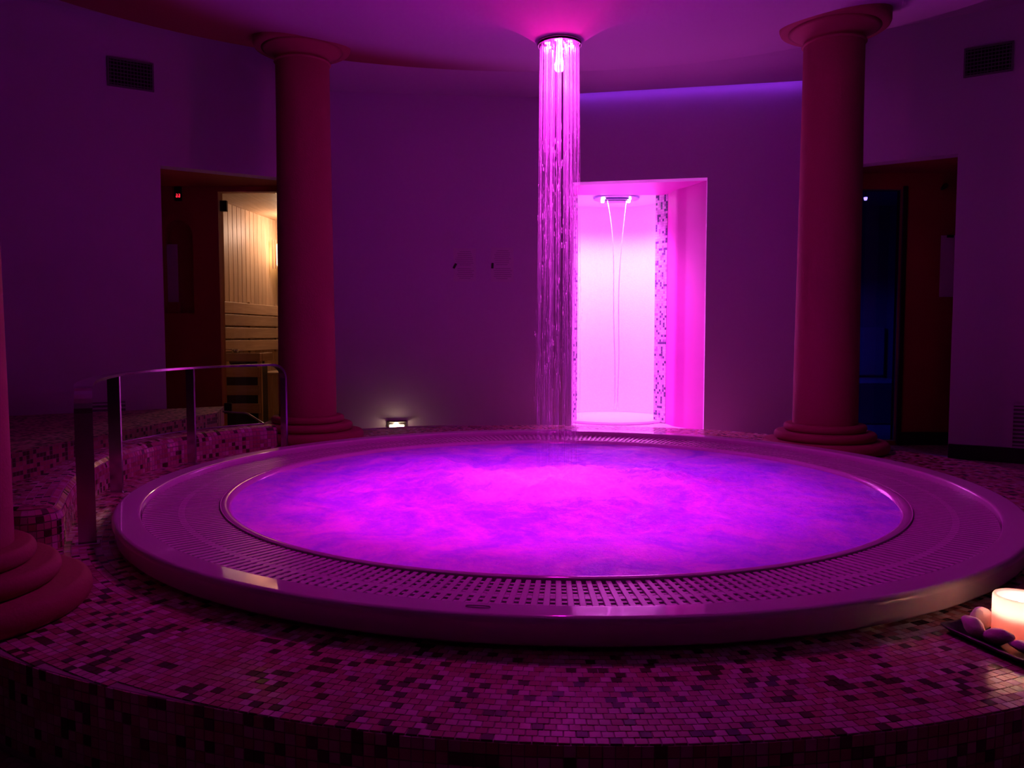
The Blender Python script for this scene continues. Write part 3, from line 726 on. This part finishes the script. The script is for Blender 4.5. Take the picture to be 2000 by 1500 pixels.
for i in range(nS + 1):
    p, t, n = plan_frame(cum2[-1] * i / nS)
    for d in ds:
        off, z, _, _ = profile(d); q = p - n * off; V.append((q[0], q[1], z))
    q = p - n * TW; V.append((q[0], q[1], 0.06))
m_ = len(ds) + 1
for i in range(nS):
    for k in range(m_ - 1): F.append((i * m_ + k, (i + 1) * m_ + k, (i + 1) * m_ + k + 1, i * m_ + k + 1))
F.append(tuple(nS * m_ + k for k in range(m_)))
V.append(tuple((*(plan_frame(cum2[-1])[0]), PZ)))
obj('wall_core', V, F, M['grout'], basin)
fr = []
ns_ = int(cum2[-1] / TP_); npf = int(PL / TP_)
for i in range(ns_):
    s_ = (i + 0.5) * cum2[-1] / ns_; p, t, n = plan_frame(s_)
    for k in range(npf):
        off, z, no, nz = profile((k + 0.5) * PL / npf); q = p - n * off
        nn = Vector((n[0] * no, n[1] * no, nz)); uu = Vector((t[0], t[1], 0)); 
        fr.append(((q[0], q[1], z), tuple(uu), tuple(nn.cross(uu)), tuple(nn)))
# end face beside the column
p, t, n = plan_frame(cum2[-1])
fr = np.array(fr); tile_field(fr, tile_cols(len(fr)), basin, 280)
# inner water, steel trim and back ledge
inner = []
for i in range(60):
    s_ = cum2[-1] * (0.0 + i / 59.0); p, t, n = plan_frame(s_); inner.append(tuple(p - n * TW))
back = [(-1.93, 5.20), (-1.99, 4.8), (-2.07, 4.2), (-2.13, 3.7), (-2.20, 3.2), (-2.32, 2.85), (-2.6, 2.65), (-3.4, 2.60)]
V, F = slab([(-3.38, 2.40), (-1.72, 2.46), (-1.80, 3.3), (-1.82, 4.0), (-1.66, 4.7), (-1.80, 5.2), (-3.2, 4.6)], 0.06, 0.20)
obj('basin_water', V, F, M['basin_water'], basin)
V, F = slab(back + [(-3.45, 4.80), (-2.05, 5.65)], PZ + 0.005, WTOP); obj('back_ledge', V, F, M['ledge'], basin)
V, F = strip_walls(back, 0.06, WTOP - 0.001); V = [(x + 0.003, y - 0.003, z) for x, y, z in V]; obj('ledge_face', V, F, M['ledge_side'], basin)
tp = [np.array(plan_frame(cum2[-1] * f)[0] - plan_frame(cum2[-1] * f)[2] * (TW + 0.004)) for f in np.linspace(0.80, 0.995, 26)]
tp = [tuple(x) + (WTOP + 0.004,) for x in tp]; tp += [(-1.70, 5.10, WTOP + 0.004), (-1.90, 5.22, WTOP + 0.004)]
V, F = tube(tp, 0.006, 6); obj('edge_trim', V, F, M['steel'], basin, True)

# ---------------------------------------------------------------- sauna recess and sauna
SY = 6.35
arch = [(0.0, 1.010), (0.232, 1.010)] + [(0.116 + 0.116 * math.cos(t), 1.60 + 0.145 * math.sin(t)) for t in [PI * k / 14 for k in range(15)]]
ax0 = -2.752; X0 = -3.05
holes = [[(x + ax0 - X0, z) for x, z in arch], rect(-2.315 - X0, -1.66 - X0, 0.03, 1.964)]
o = tag(plate('wall_sauna_front', rect(0, 1.60, 0, 2.02), holes, 0.10, (X0, SY), (1, 0), M['sauna_orange']), 'ochre recess wall with an arched alcove beside the sauna door', kind='structure')
V, F = strip_walls([(ax0 - 0.02, SY + 0.101), (ax0 + 0.26, SY + 0.101)], 0.98, 1.78); obj('alcove_back', V, F, M['sauna_orange'], o)
# side walls and ceiling of the recess
pL, u, n = on_wall(LL, JL, 1.388, -WT); pR, _, _ = on_wall(LL, JL, 2.242, -WT)
V, F = slab([tuple(pL), tuple(pR), (pR[0] - 0.0, SY - 0.001), (-3.04, SY - 0.001)], 2.003, 2.03); tag(obj('ceiling_sauna_recess', V, F, M['sauna_orange']), kind='structure')
V, F = strip_walls([tuple(pL), (-3.04, SY)], 0, 2.02); tag(obj('wall_sauna_recess_left', V, F, M['sauna_orange']), kind='structure')
V, F = strip_walls([tuple(pR + 0.001), (pR[0], SY)], 0, 2.02); tag(obj('wall_sauna_recess_right', V, F, M['sauna_orange']), kind='structure')
o = thing('paper_holder', (-2.719, SY + 0.05, 1.01), 'pale sheet standing in the arched alcove beside the sauna', 'sheet')
MB().box((-2.719, SY + 0.06, 1.33), (0.104, 0.004, 0.46), bevel=0.001).obj('sheet', M['paper'], o); MB().box((-2.719, SY + 0.06, 1.055), (0.12, 0.05, 0.09), bevel=0.006).obj('stand', M['sauna_orange'], o)
th = thing('thermometer_display', (-2.618, SY, 1.88), 'small black display with red digits above the alcove', 'display')
MB().box((-2.622, SY - 0.012, 1.945), (0.055, 0.022, 0.11), bevel=0.004).obj('housing', M['black'], th); thh = th.children[0]
for dx in (-0.009, 0.010):
    b = MB()
    for (x, z, w, h) in ((0, 0.012, 0.010, 0.003), (0, 0, 0.010, 0.003), (0, -0.012, 0.010, 0.003), (0.005, 0.006, 0.003, 0.01), (-0.005, -0.006, 0.003, 0.01), (0.005, -0.006, 0.003, 0.01)):
        b.box((-2.618 + dx + x, SY - 0.0240, 1.928 + z), (w, 0.001, h))
    b.obj('digit', M['led_red'], thh)
# glass door
dr = thing('sauna_glass_door', (-1.985, SY + 0.04, 0.03), 'clear glass sauna door with a black hinge', 'door')
MB().box((-1.985, SY + 0.045, 0.995), (0.648, 0.008, 1.925), bevel=0.001).obj('pane', M['glass'], dr)
for z in (1.857, 0.25): MB().box((-2.283, SY + 0.040, z), (0.055, 0.030, 0.085), bevel=0.003).obj('hinge', M['black'], dr)
V, F = tube([(-1.74, SY + 0.0, 0.9), (-1.74, SY + 0.0, 1.15)], 0.012, 10); obj('handle', V, F, M['wood_v'], dr, True)
# sauna room
SW0, SW1 = np.array((-2.74, 6.56)), np.array((-2.53, 8.62)); CEIL_S = 2.06
su = (SW1 - SW0) / np.linalg.norm(SW1 - SW0); sn = np.array((su[1], -su[0])); sl = float(np.linalg.norm(SW1 - SW0))
V, F = strip_walls([tuple(SW0 - sn * 0.02), tuple(SW1 - sn * 0.02)], 0, CEIL_S)
sw = tag(obj('wall_sauna_left', V, F, M['wood_v']), 'sauna wall of upright spruce boards', kind='structure')
nbd = 22
bm_ = MB().box((0, 0, CEIL_S / 2), (sl / nbd - 0.005, 0.016, CEIL_S - 0.01), bevel=0.003); bme2 = mesh('board', bm_.V, bm_.F, M['wood_v'])
for k in range(nbd):
    p = SW0 + su * (k + 0.5) * sl / nbd - sn * 0.008
    o = put('board', bme2, sw, (p[0], p[1], 0.005)); o.rotation_euler = (0, 0, math.atan2(su[1], su[0]))
V, F = strip_walls([tuple(SW1 - sn * 0.02), (-0.9, 8.45)], 0, CEIL_S); swb = tag(obj('wall_sauna_back', V, F, M['wood_v']), kind='structure')
V, F = strip_walls([(-0.9, 8.46), (-0.9, 6.46), (-1.60, 6.46)], 0, CEIL_S); tag(obj('wall_sauna_right', V, F, M['wood_v']), kind='structure')
V, F = slab([(-2.80, 6.455), (-2.62, 8.7), (-0.88, 8.5), (-0.88, 6.455)], CEIL_S, CEIL_S + 0.03); tag(obj('ceiling_sauna', V, F, M['wood_h']), kind='structure')
V, F = slab([(-2.80, 6.455), (-2.62, 8.7), (-0.88, 8.5), (-0.88, 6.455)], 0.001, 0.02); tag(obj('floor_sauna', V, F, mat('sauna_floor', (0.25, 0.16, 0.10), 0.5)), kind='structure')
V, F = strip_walls([(-2.80, 6.453), (-2.315, 6.453)], 0, CEIL_S); tag(obj('wall_sauna_inner', V, F, M['wood_v']), kind='structure')
br = thing('sauna_wall_rack', tuple(SW0 + su * 1.2) + (0.66,), 'rack of horizontal spruce slats along the sauna wall', 'wooden rack')
sb = MB().box((0, 0, 0), (sl - 0.25, 0.02, 0.104), bevel=0.004); sme = mesh('slat', sb.V, sb.F, M['wood_x'])
for z in (1.092, 0.977, 0.856, 0.735):
    p = SW0 + su * (sl / 2 + 0.08) + sn * 0.034; o = put('slat', sme, br, (p[0], p[1], z)); o.rotation_euler = (0, 0, math.atan2(su[1], su[0]))
for t_ in (0.4, 1.35, 2.0):
    p = SW0 + su * t_ + sn * 0.012; MB().box((*p, 0.91), (0.04, 0.022, 0.5), [(*su, 0), (*sn, 0), (0, 0, 1)], 0.002).obj('batten', M['wood_v'], br)
bn = thing('sauna_bench', (-1.75, 8.0, 0.02), 'spruce sauna bench at the far end of the sauna', 'bench')
for k in range(4): MB().box((-1.70, 7.78 + 0.125 * k, 0.46), (1.5, 0.11, 0.028), bevel=0.004).obj('slat', M['wood_x'], bn)
for x in (-2.35, -1.05): MB().box((x, 7.97, 0.233), (0.06, 0.5, 0.426), bevel=0.003).obj('leg_frame', M['wood_v'], bn)
# stove with its wooden guard
sv = thing('sauna_stove', (-2.36, 7.08, 0.02), 'sauna stove behind a slatted wooden guard', 'stove')
MB().box((-2.36, 7.10, 0.30), (0.28, 0.28, 0.55), bevel=0.01).obj('stove_body', M['black'], sv)
MB().box((-2.36, 6.925, 0.645), (0.36, 0.05, 0.07), bevel=0.004).obj('guard_rail', M['wood_x'], sv)
MB().box((-2.20, 7.10, 0.645), (0.05, 0.30, 0.07), bevel=0.004).obj('guard_rail', M['wood_h'], sv)
for z in (0.515, 0.358, 0.20): MB().box((-2.35, 6.915, z), (0.32, 0.022, 0.085), bevel=0.003).obj('guard_slat', M['wood_x'], sv)
for x in (-2.512, -2.196): MB().box((x, 6.94, 0.325), (0.035, 0.03, 0.57), bevel=0.003).obj('guard_post', M['wood_v'], sv)
for k in range(9):
    c_ = np.array((-2.45 + 0.09 * (k % 3), 7.02 + 0.08 * (k // 3), 0.60)); V, F = [], []
    V = []; nph, nth = 6, 8
    for i in range(nph + 1):
        for j in range(nth):
            ph = PI * i / nph; t = 2 * PI * j / nth; rr = 0.042 * (1 + 0.25 * mnoise.noise((k * 3.1 + math.cos(t) * math.sin(ph), math.sin(t) * math.sin(ph), math.cos(ph))))
            V.append(c_ + rr * np.array((math.sin(ph) * math.cos(t), math.sin(ph) * math.sin(t), 0.8 * math.cos(ph))))
    F = [(i * nth + j, (i + 1) * nth + j, (i + 1) * nth + (j + 1) % nth, i * nth + (j + 1) % nth) for i in range(nph) for j in range(nth)]
    obj('stove_stone', V, F, M['stone'], sv, True)
ld = thing('ladle', (-2.42, 6.925, 0.682), 'small metal ladle lying on the stove guard', 'ladle')
V, F = lathe([(0.0, 0.684), (0.022, 0.684), (0.030, 0.70), (0.032, 0.715), (0.029, 0.715), (0.027, 0.70), (0.0, 0.688)], (-2.40, 6.925), 20); obj('cup', V, F, M['chrome'], ld, True)
V, F = tube([(-2.43, 6.925, 0.712), (-2.50, 6.93, 0.716), (-2.56, 6.95, 0.705)], 0.005, 8); obj('handle', V, F, M['wood_x'], ld, True)
lp = thing('sauna_lamp', (-2.40, 8.35, 1.60), 'bright warm lamp in the far corner of the sauna', 'lamp')
V, F = lathe([(0.0, 1.55), (0.05, 1.56), (0.075, 1.62), (0.075, 1.74), (0.05, 1.80), (0.0, 1.81)], (-2.43, 8.50), 20); obj('lamp_glass', V, F, M['lamp_sauna'], lp, True)
for k in range(7): MB().box((-2.50 + 0.030 * k, 8.40, 1.68), (0.016, 0.008, 0.30), bevel=0.001).obj('shade_slat', M['wood_v'], lp)

# ---------------------------------------------------------------- shower niche
pA, u, n = on_wall(AP, JR, 0.121, -WT); pB, _, _ = on_wall(AP, JR, 1.137, -WT)
NZ0, NZ1 = 0.085, 2.03; CY = 6.75
rightp = [tuple(pB), (1.405, 6.395), (1.396, 6.425), (1.386, 6.45), (1.348, 6.515), (1.336, 6.54), (1.328, 6.565), (1.305, CY)]
leftp = [tuple(pA), (0.462, 6.5), (0.456, CY)]
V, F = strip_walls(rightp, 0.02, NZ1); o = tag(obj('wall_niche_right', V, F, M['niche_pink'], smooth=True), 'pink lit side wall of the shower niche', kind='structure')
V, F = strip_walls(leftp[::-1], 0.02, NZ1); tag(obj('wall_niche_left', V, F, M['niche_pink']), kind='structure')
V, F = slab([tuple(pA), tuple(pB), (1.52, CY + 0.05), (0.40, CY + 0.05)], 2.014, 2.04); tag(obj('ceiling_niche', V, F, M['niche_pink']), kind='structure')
V, F = slab([tuple(pA + n * (WT - 0.002)), tuple(pB + n * (WT - 0.002)), (1.46, CY + 0.32), (0.40, CY + 0.32)], 0.004, NZ0); tag(obj('floor_niche', V, F, mosaic_mat('niche_floor', [((0.82, 0.78, 0.80), 0.8), ((0.70, 0.62, 0.66), 0.2)])), kind='structure')
cb = thing('shower_cabin', (0.895, CY + 0.3, 0), 'round white shower cabin glowing pink with mosaic edged opening', 'shower cabin')
cc = (0.895, CY + 0.34); R = 0.475; a0 = math.atan2(-0.22, 0.34)
V, F = lathe([(R, 0.09), (R, 2.03)], cc, 64, a0, PI - a0); obj('curved_wall', V, F, M['cabin'], cb, True)
V, F = lathe([(0.0, 0.098), (0.2, 0.102), (R - 0.02, 0.106), (R, 0.110), (R, 0.07)], cc, 64); obj('shower_tray', V, F, M['white'], cb, True)
V, F = lathe([(0.0, 2.030), (R + 0.01, 2.030)], cc, 64); obj('cabin_ceiling', V, F, M['white'], cb)
PIL = (((1.225, CY + 0.125), (1.305, CY)), ((0.456, CY), (0.562, CY + 0.125)))
fr = []
for A_, B_ in PIL:
    A_ = np.array(A_); B_ = np.array(B_); w = np.linalg.norm(B_ - A_); u = (B_ - A_) / w; n = np.array((u[1], -u[0])); mid = (A_ + B_) / 2 - n * 0.02
    MB().box((*mid, 1.06), (w, 0.04, 1.94), [(*u, 0), (*n, 0), (0, 0, 1)]).obj('pillar_core', M['grout'], cb)
    k = int(w / 0.0203)
    for i in range(k):
        for j in range(95):
            q = (A_ + B_) / 2 + u * (i - (k - 1) / 2) * 0.0203; fr.append(((*q, 0.10 + 0.0203 * j), (*u, 0), (0, 0, 1), (*n, 0)))
tcn = RNG.choice(4, len(fr), p=[0.40, 0.32, 0.10, 0.18])
fr = np.array(fr); tile_field(fr, tcn, cb, 0, palette=[(0.80, 0.74, 0.84), (0.70, 0.58, 0.76), (0.40, 0.26, 0.50), (0.10, 0.07, 0.20)])
rh = thing('rain_shower_head', (0.895, 7.0, 2.0), 'oval violet shower plate with four bright lamps on the cabin ceiling', 'shower head')
V, F = lathe([(0.0, 2.012), (1.0, 2.012), (1.02, 2.020), (1.02, 2.029)], (0, 0), 48); V = [(0.905 + 0.195 * x, 7.0 + 0.195 * y, z) for x, y, z in V]; rpl = obj('plate', V, F, M['plate'], rh)
for k in range(3): MB().box((0.905, 6.93 + 0.05 * k, 2.006), (0.20, 0.022, 0.010), bevel=0.002).obj('nozzle_bar', M['black'] if k == 1 else M['plate'], rpl)
for x, y in ((0.785, 6.95), (0.795, 7.08), (1.010, 6.95), (1.022, 7.08)):
    V, F = lathe([(0.0, 1.996), (0.012, 1.997), (0.016, 2.003), (0.016, 2.012)], (x, y), 16); obj('lamp', V, F, M['led'], rpl, True)
def jet(x0, x1, label, sgn):
    pts = []
    for k in range(26):
        t = k / 25; z = 2.0 - 1.82 * t; xx = x0 + (x1 - x0) * (1 - math.exp(-4.5 * t)); pts.append((xx + 0.006 * math.sin(9 * t + sgn), 6.98 + 0.02 * t, z))
    V, F = tube(pts, [0.003 + 0.004 * (k / 25) for k in range(26)], 8); tag(obj('water_jet', V, F, M['jet'], smooth=True), label, 'water', 'water jets in the shower cabin')
jet(0.825, 0.901, 'thin water jet bending in from the left end of the shower plate', 0.0); jet(0.985, 0.929, 'thin water jet bending in from the right end of the shower plate', 1.0)

# ---------------------------------------------------------------- steam room recess
RY = 6.05; RX0 = 2.15
holes = [rect(2.30 - RX0, 2.935 - RX0, 0.03, 1.93)]
tag(plate('wall_steam_front', rect(0, 1.50, 0, 2.06), holes, 0.10, (RX0, RY), (1, 0), M['dark_orange']), 'dark recess wall beside the steam room door', kind='structure')
pL, u, n = on_wall(JR, RR, 0.198, -WT); pR, _, _ = on_wall(JR, RR, 0.901, -WT)
V, F = slab([tuple(pL), tuple(pR), (3.62, RY - 0.001), (2.20, RY - 0.001)], 2.048, 2.08); tag(obj('ceiling_steam_recess', V, F, M['dark_orange']), kind='structure')
V, F = strip_walls([(3.60, RY), tuple(pR)], 0, 2.06); tag(obj('wall_steam_recess_right', V, F, M['dark_orange']), kind='structure')
V, F = strip_walls([tuple(pL), (2.25, RY)], 0, 2.06); tag(obj('wall_steam_recess_left', V, F, M['dark_orange']), kind='structure')
MB().box((3.28, RY - 0.008, 0.05), (0.68, 0.014, 0.10), bevel=0.003).obj('baseboard_steam', M['dark'])['kind'] = 'structure'
sd = thing('steam_glass_door', (2.62, RY + 0.04, 0.03), 'dark glass door of the blue lit steam room', 'door')
MB().box((2.617, RY + 0.045, 0.98), (0.625, 0.008, 1.895), bevel=0.001).obj('pane', M['glass_blue'], sd)
for x in (2.945,): MB().box((x, RY - 0.008, 0.98), (0.035, 0.016, 1.94), bevel=0.003).obj('door_frame', M['black'], sd)
V, F = slab([(2.1, 6.16), (2.1, 7.9), (3.7, 7.9), (3.7, 6.16)], 0.001, 0.02); tag(obj('floor_steam', V, F, M['steam']), kind='structure')
V, F = slab([(2.1, 6.16), (2.1, 7.9), (3.7, 7.9), (3.7, 6.16)], 2.1, 2.12); tag(obj('ceiling_steam', V, F, M['steam']), kind='structure')
V, F = strip_walls([(2.1, 6.16), (2.1, 7.9), (3.7, 7.9), (3.7, 6.16)], 0, 2.11); tag(obj('wall_steam_back', V, F, M['steam']), kind='structure')
sbn = thing('steam_bench', (2.9, 7.5, 0.02), 'blue lit bench inside the steam room', 'bench')
MB().box((2.9, 7.55, 0.22), (1.5, 0.62, 0.40), bevel=0.02).obj('seat_block', M['steam'], sbn); MB().box((2.9, 7.84, 0.68), (1.5, 0.06, 0.48), bevel=0.01).obj('backrest', M['steam'], sbn)
V, F = lathe([(0.0, 1.940), (0.010, 1.941), (0.014, 1.955), (0.014, 1.965)], (2.90, 6.62), 16); lo = thing('steam_room_lamp', (2.90, 6.62, 1.94), 'tiny violet lamp glowing at the top of the steam room', 'lamp'); obj('lens', V, F, M['led_violet'], lo, True)
V, F = tube([(2.90, 6.62, 1.965), (2.90, 6.62, 2.1)], 0.006, 8); obj('stem', V, F, M['black'], lo)
nt2 = thing('wall_sheet', (3.275, RY, 1.12), 'pale sheet hanging in the dark recess near the steam room', 'sheet')
MB().box((3.29, RY - 0.006, 1.355), (0.135, 0.004, 0.46), bevel=0.001).obj('sheet', M['paper'], nt2); MB().box((3.29, RY - 0.009, 1.578), (0.05, 0.01, 0.02), bevel=0.002).obj('clip', M['black'], nt2)
sp_ = thing('recess_spotlight', (3.30, RY, 1.93), 'small unlit spotlight above the sheet in the dark recess', 'lamp')
V, F = tube([(3.22, RY - 0.002, 1.93), (3.22, RY - 0.05, 1.945)], [0.012, 0.02], 12); obj('housing', V, F, M['black'], sp_, True)
V, F = lathe([(0.0, 0), (0.016, 0.0), (0.018, 0.004)], (0, 0), 12); V = [(3.22 + x, RY - 0.052 - z, 1.945 + y) for x, y, z in V]; obj('lens', V, F, M['chrome'], sp_)

# ---------------------------------------------------------------- wall grilles, notices, skirting lamp
def vent(a, b, t0, t1, z0, z1, nv, nh, label, name='wall_vent'):
    p, u, n = on_wall(a, b, (t0 + t1) / 2, 0.0); w, h = t1 - t0, z1 - z0; zc = (z0 + z1) / 2; ax = [(*u, 0), (*n, 0), (0, 0, 1)]
    t = thing(name, (*p, z0), label, 'vent')
    def bx(nm, x, off, z, dx, dy, dz, m): q = p + u * x + n * off; return MB().box((*q, z), (dx, dy, dz), ax, 0.0008).obj(nm, m, t)
    bx('duct', 0, 0.002, zc, w, 0.003, h, M['duct'] if nv else M['grille'])
    for s_ in (-1, 1): bx('frame_bar', s_ * (w / 2 - 0.006), 0.008, zc, 0.012, 0.014, h, M['grille'] if nv else M['wall']); bx('frame_bar', 0, 0.0085, zc + s_ * (h / 2 - 0.006), w - 0.025, 0.013, 0.012, M['grille'] if nv else M['wall'])
    for k in range(nv): bx('slat', -w / 2 + w * (k + 1) / (nv + 1), 0.0085, zc, 0.004, 0.009, h - 0.02, M['grille'])
    for k in range(nh): bx('louvre', 0, 0.006, z0 + h * (k + 1) / (nh + 1), w - 0.02, 0.008, 0.006 if nv else 0.012, M['grille'] if nv else M['wall'])
vent(LL, JL, 1.079, 1.363, 2.487, 2.677, 13, 7, 'square mesh ventilation grille high on the wall left of the sauna')
vent(JR, RR, 0.916, 1.194, 2.534, 2.722, 13, 7, 'square mesh ventilation grille high on the wall at the right')
vent(LL, JL, 0.90, 1.14, 0.10, 0.40, 0, 10, 'louvred grille low on the wall behind the handrail', 'louvre_grille')
vent(JR, RR, 1.258, 1.50, 0.10, 0.39, 0, 10, 'louvred grille low on the wall at the right edge', 'louvre_grille')
def notice(t0, t1, z0, z1, tm, zm, tilt, label):
    p, u, n = on_wall(JL, AP, (t0 + t1) / 2, 0.0); ax = [(*u, 0), (*n, 0), (0, 0, 1)]; w, h = t1 - t0, z1 - z0
    t = thing('wall_notice', (*p, z0), label, 'notice')
    q = p + n * 0.003; MB().box((*q, (z0 + z1) / 2), (w, 0.003, h), ax).obj('sheet', M['notice'], t); sht = bpy.data.objects[t.children[0].name]
    b = MB()
    for k in range(15):
        z = z1 - 0.025 - k * (h - 0.05) / 14
        if k in (8,): continue
        l = w * (0.5 if k in (0, 7, 14) else random.uniform(0.6, 0.82)); q = p + n * 0.0048 + u * random.uniform(-0.006, 0.006); b.box((*q, z), (l, 0.0006, 0.004), ax)
    b.obj('print_lines', M['ink'], sht)
    q = p + u * (tm - (t0 + t1) / 2) + n * 0.008; c, s = math.cos(tilt), math.sin(tilt)
    MB().box((*q, zm), (0.018, 0.012, 0.042), [(*(u * c), -s), (*n, 0), (*(u * s), c)], 0.003).obj('clip', M['black'], sht)
notice(1.150, 1.324, 1.249, 1.502, 1.160, 1.367, 0.5, 'printed notice with a slanted dark clip on the back wall')
notice(1.438, 1.614, 1.249, 1.512, 1.450, 1.372, 0.05, 'printed notice with an upright dark clip nearest the falling water')
p, u, n = on_wall(JL, AP, 0.707, 0.0); ax = [(*u, 0), (*n, 0), (0, 0, 1)]
sk = thing('skirting_lamp', (*p, 0.09), 'small bright warm lamp set low in the back wall', 'lamp')
def q_(off): r_ = p + n * off; return r_
MB().box((*q_(0.004), 0.136), (0.150, 0.006, 0.085), ax, 0.001).obj('back_plate', M['steel'], sk)
for s_ in (-1, 1): MB().box((*(p + n * 0.018), 0.136 + s_ * 0.036), (0.145, 0.030, 0.006), ax, 0.001).obj('reflector', M['chrome'], sk)
V, F = tube([(*(p + n * 0.020 - u * 0.055), 0.136), (*(p + n * 0.020 + u * 0.055), 0.136)], 0.010, 10); obj('bulb', V, F, M['lamp'], sk, True)

# ---------------------------------------------------------------- candle on its slate tray
cx_, cy_ = 1.067, 1.640
ang = math.radians(16); ux = np.array((math.cos(ang), math.sin(ang))); uy = np.array((-math.sin(ang), math.cos(ang)))
tc_ = np.array((1.062, 1.615))
tr = thing('candle_tray', (*tc_, PZ), 'black slate tray with raised edges at the right of the platform', 'tray')
hw = 0.118
def tray_pt(a, b, z): q = tc_ + ux * a + uy * b; return (q[0], q[1], z)
V = []; F = []
for (e, z) in ((hw * 0.86, PZ + 0.0025), (hw, PZ + 0.017), (hw - 0.010, PZ + 0.0175), (hw * 0.80, PZ + 0.009)):
    for k in range(32):
        t = 2 * PI * k / 32; c, s = math.cos(t), math.sin(t); pw = 0.22; V.append(tray_pt(e * math.copysign(abs(c) ** pw, c), e * math.copysign(abs(s) ** pw, s), z))
for i in range(3):
    for k in range(32): F.append((i * 32 + k, i * 32 + (k + 1) % 32, (i + 1) * 32 + (k + 1) % 32, (i + 1) * 32 + k))
F += [tuple(range(31, -1, -1)), tuple(96 + k for k in range(32))]
obj('dish', V, F, M['slate'], tr, True)
ca = thing('candle', (cx_, cy_, PZ + 0.01), 'thick red candle burning on the slate tray', 'candle')
zb_ = PZ + 0.010; R = 0.052; zt = zb_ + 0.085
V, F = lathe([(0.0, zb_), (R - 0.003, zb_), (R, zb_ + 0.004), (R, zt - 0.004), (R - 0.002, zt), (R - 0.006, zt), (R - 0.0085, zt - 0.005), (R - 0.009, zt - 0.044)], (cx_, cy_), 48); wx = obj('wax', V, F, M['wax'], ca, True)
V, F = lathe([(R - 0.0088, zt - 0.040), (R - 0.014, zt - 0.043), (0.012, zt - 0.0445), (0.0, zt - 0.0448)], (cx_, cy_), 48); obj('melted_wax', V, F, M['wax_pool'], wx, True)
V, F = tube([(cx_, cy_, zt - 0.045), (cx_ + 0.001, cy_, zt - 0.030)], 0.0012, 6); wk = obj('wick', V, F, M['wick'], ca)
V, F = lathe([(0.0, zt - 0.032), (0.004, zt - 0.028), (0.0055, zt - 0.022), (0.004, zt - 0.012), (0.0, zt)], (cx_, cy_), 16); obj('flame', V, F, M['flame'], wk, True)
def pebble(c, d, rz, tilt, seed, label):
    V = []; nph, nth = 12, 18; cr, sr = math.cos(rz), math.sin(rz); ct, st_ = math.cos(tilt), math.sin(tilt)
    for i in range(nph + 1):
        for j in range(nth):
            ph = PI * i / nph; t = 2 * PI * j / nth; x, y, z = math.sin(ph) * math.cos(t), math.sin(ph) * math.sin(t), math.cos(ph)
            k = 1 + 0.22 * mnoise.noise((x * 1.4 + seed, y * 1.4, z * 1.4)); x, y, z = x * d[0] * k, y * d[1] * k, z * d[2] * k
            x, z = x * ct - z * st_, x * st_ + z * ct
            V.append((c[0] + x * cr - y * sr, c[1] + x * sr + y * cr, c[2] + z))
    F = [(i * nth + j, (i + 1) * nth + j, (i + 1) * nth + (j + 1) % nth, i * nth + (j + 1) % nth) for i in range(nph) for j in range(nth)]
    V = np.array(V); return tag(obj('pebble', V, F, M['pebble'], smooth=True), label, 'pebble', 'pale pebbles on the candle tray')
def tp3(a, b, z): return tray_pt(a, b, PZ + z)
pebble(tp3(-0.080, 0.050, 0.028), (0.030, 0.018, 0.019), math.radians(100), 0.25, 1.0, 'pale rounded pebble at the back left corner of the tray')
pebble(tp3(-0.074, -0.002, 0.026), (0.034, 0.017, 0.016), math.radians(112), -0.30, 4.0, 'long pale pebble in the middle of the tray\'s left side')
pebble(tp3(-0.034, 0.078, 0.032), (0.026, 0.020, 0.023), math.radians(20), 0.1, 8.0, 'pale round pebble behind the candle')
pebble(tp3(-0.060, -0.062, 0.022), (0.036, 0.016, 0.012), math.radians(130), 0.05, 12.0, 'flat pale pebble at the front left of the candle')
pebble(tp3(-0.008, -0.082, 0.023), (0.034, 0.020, 0.013), math.radians(165), 0.0, 17.0, 'pale pebble nearest the front at the right image edge')
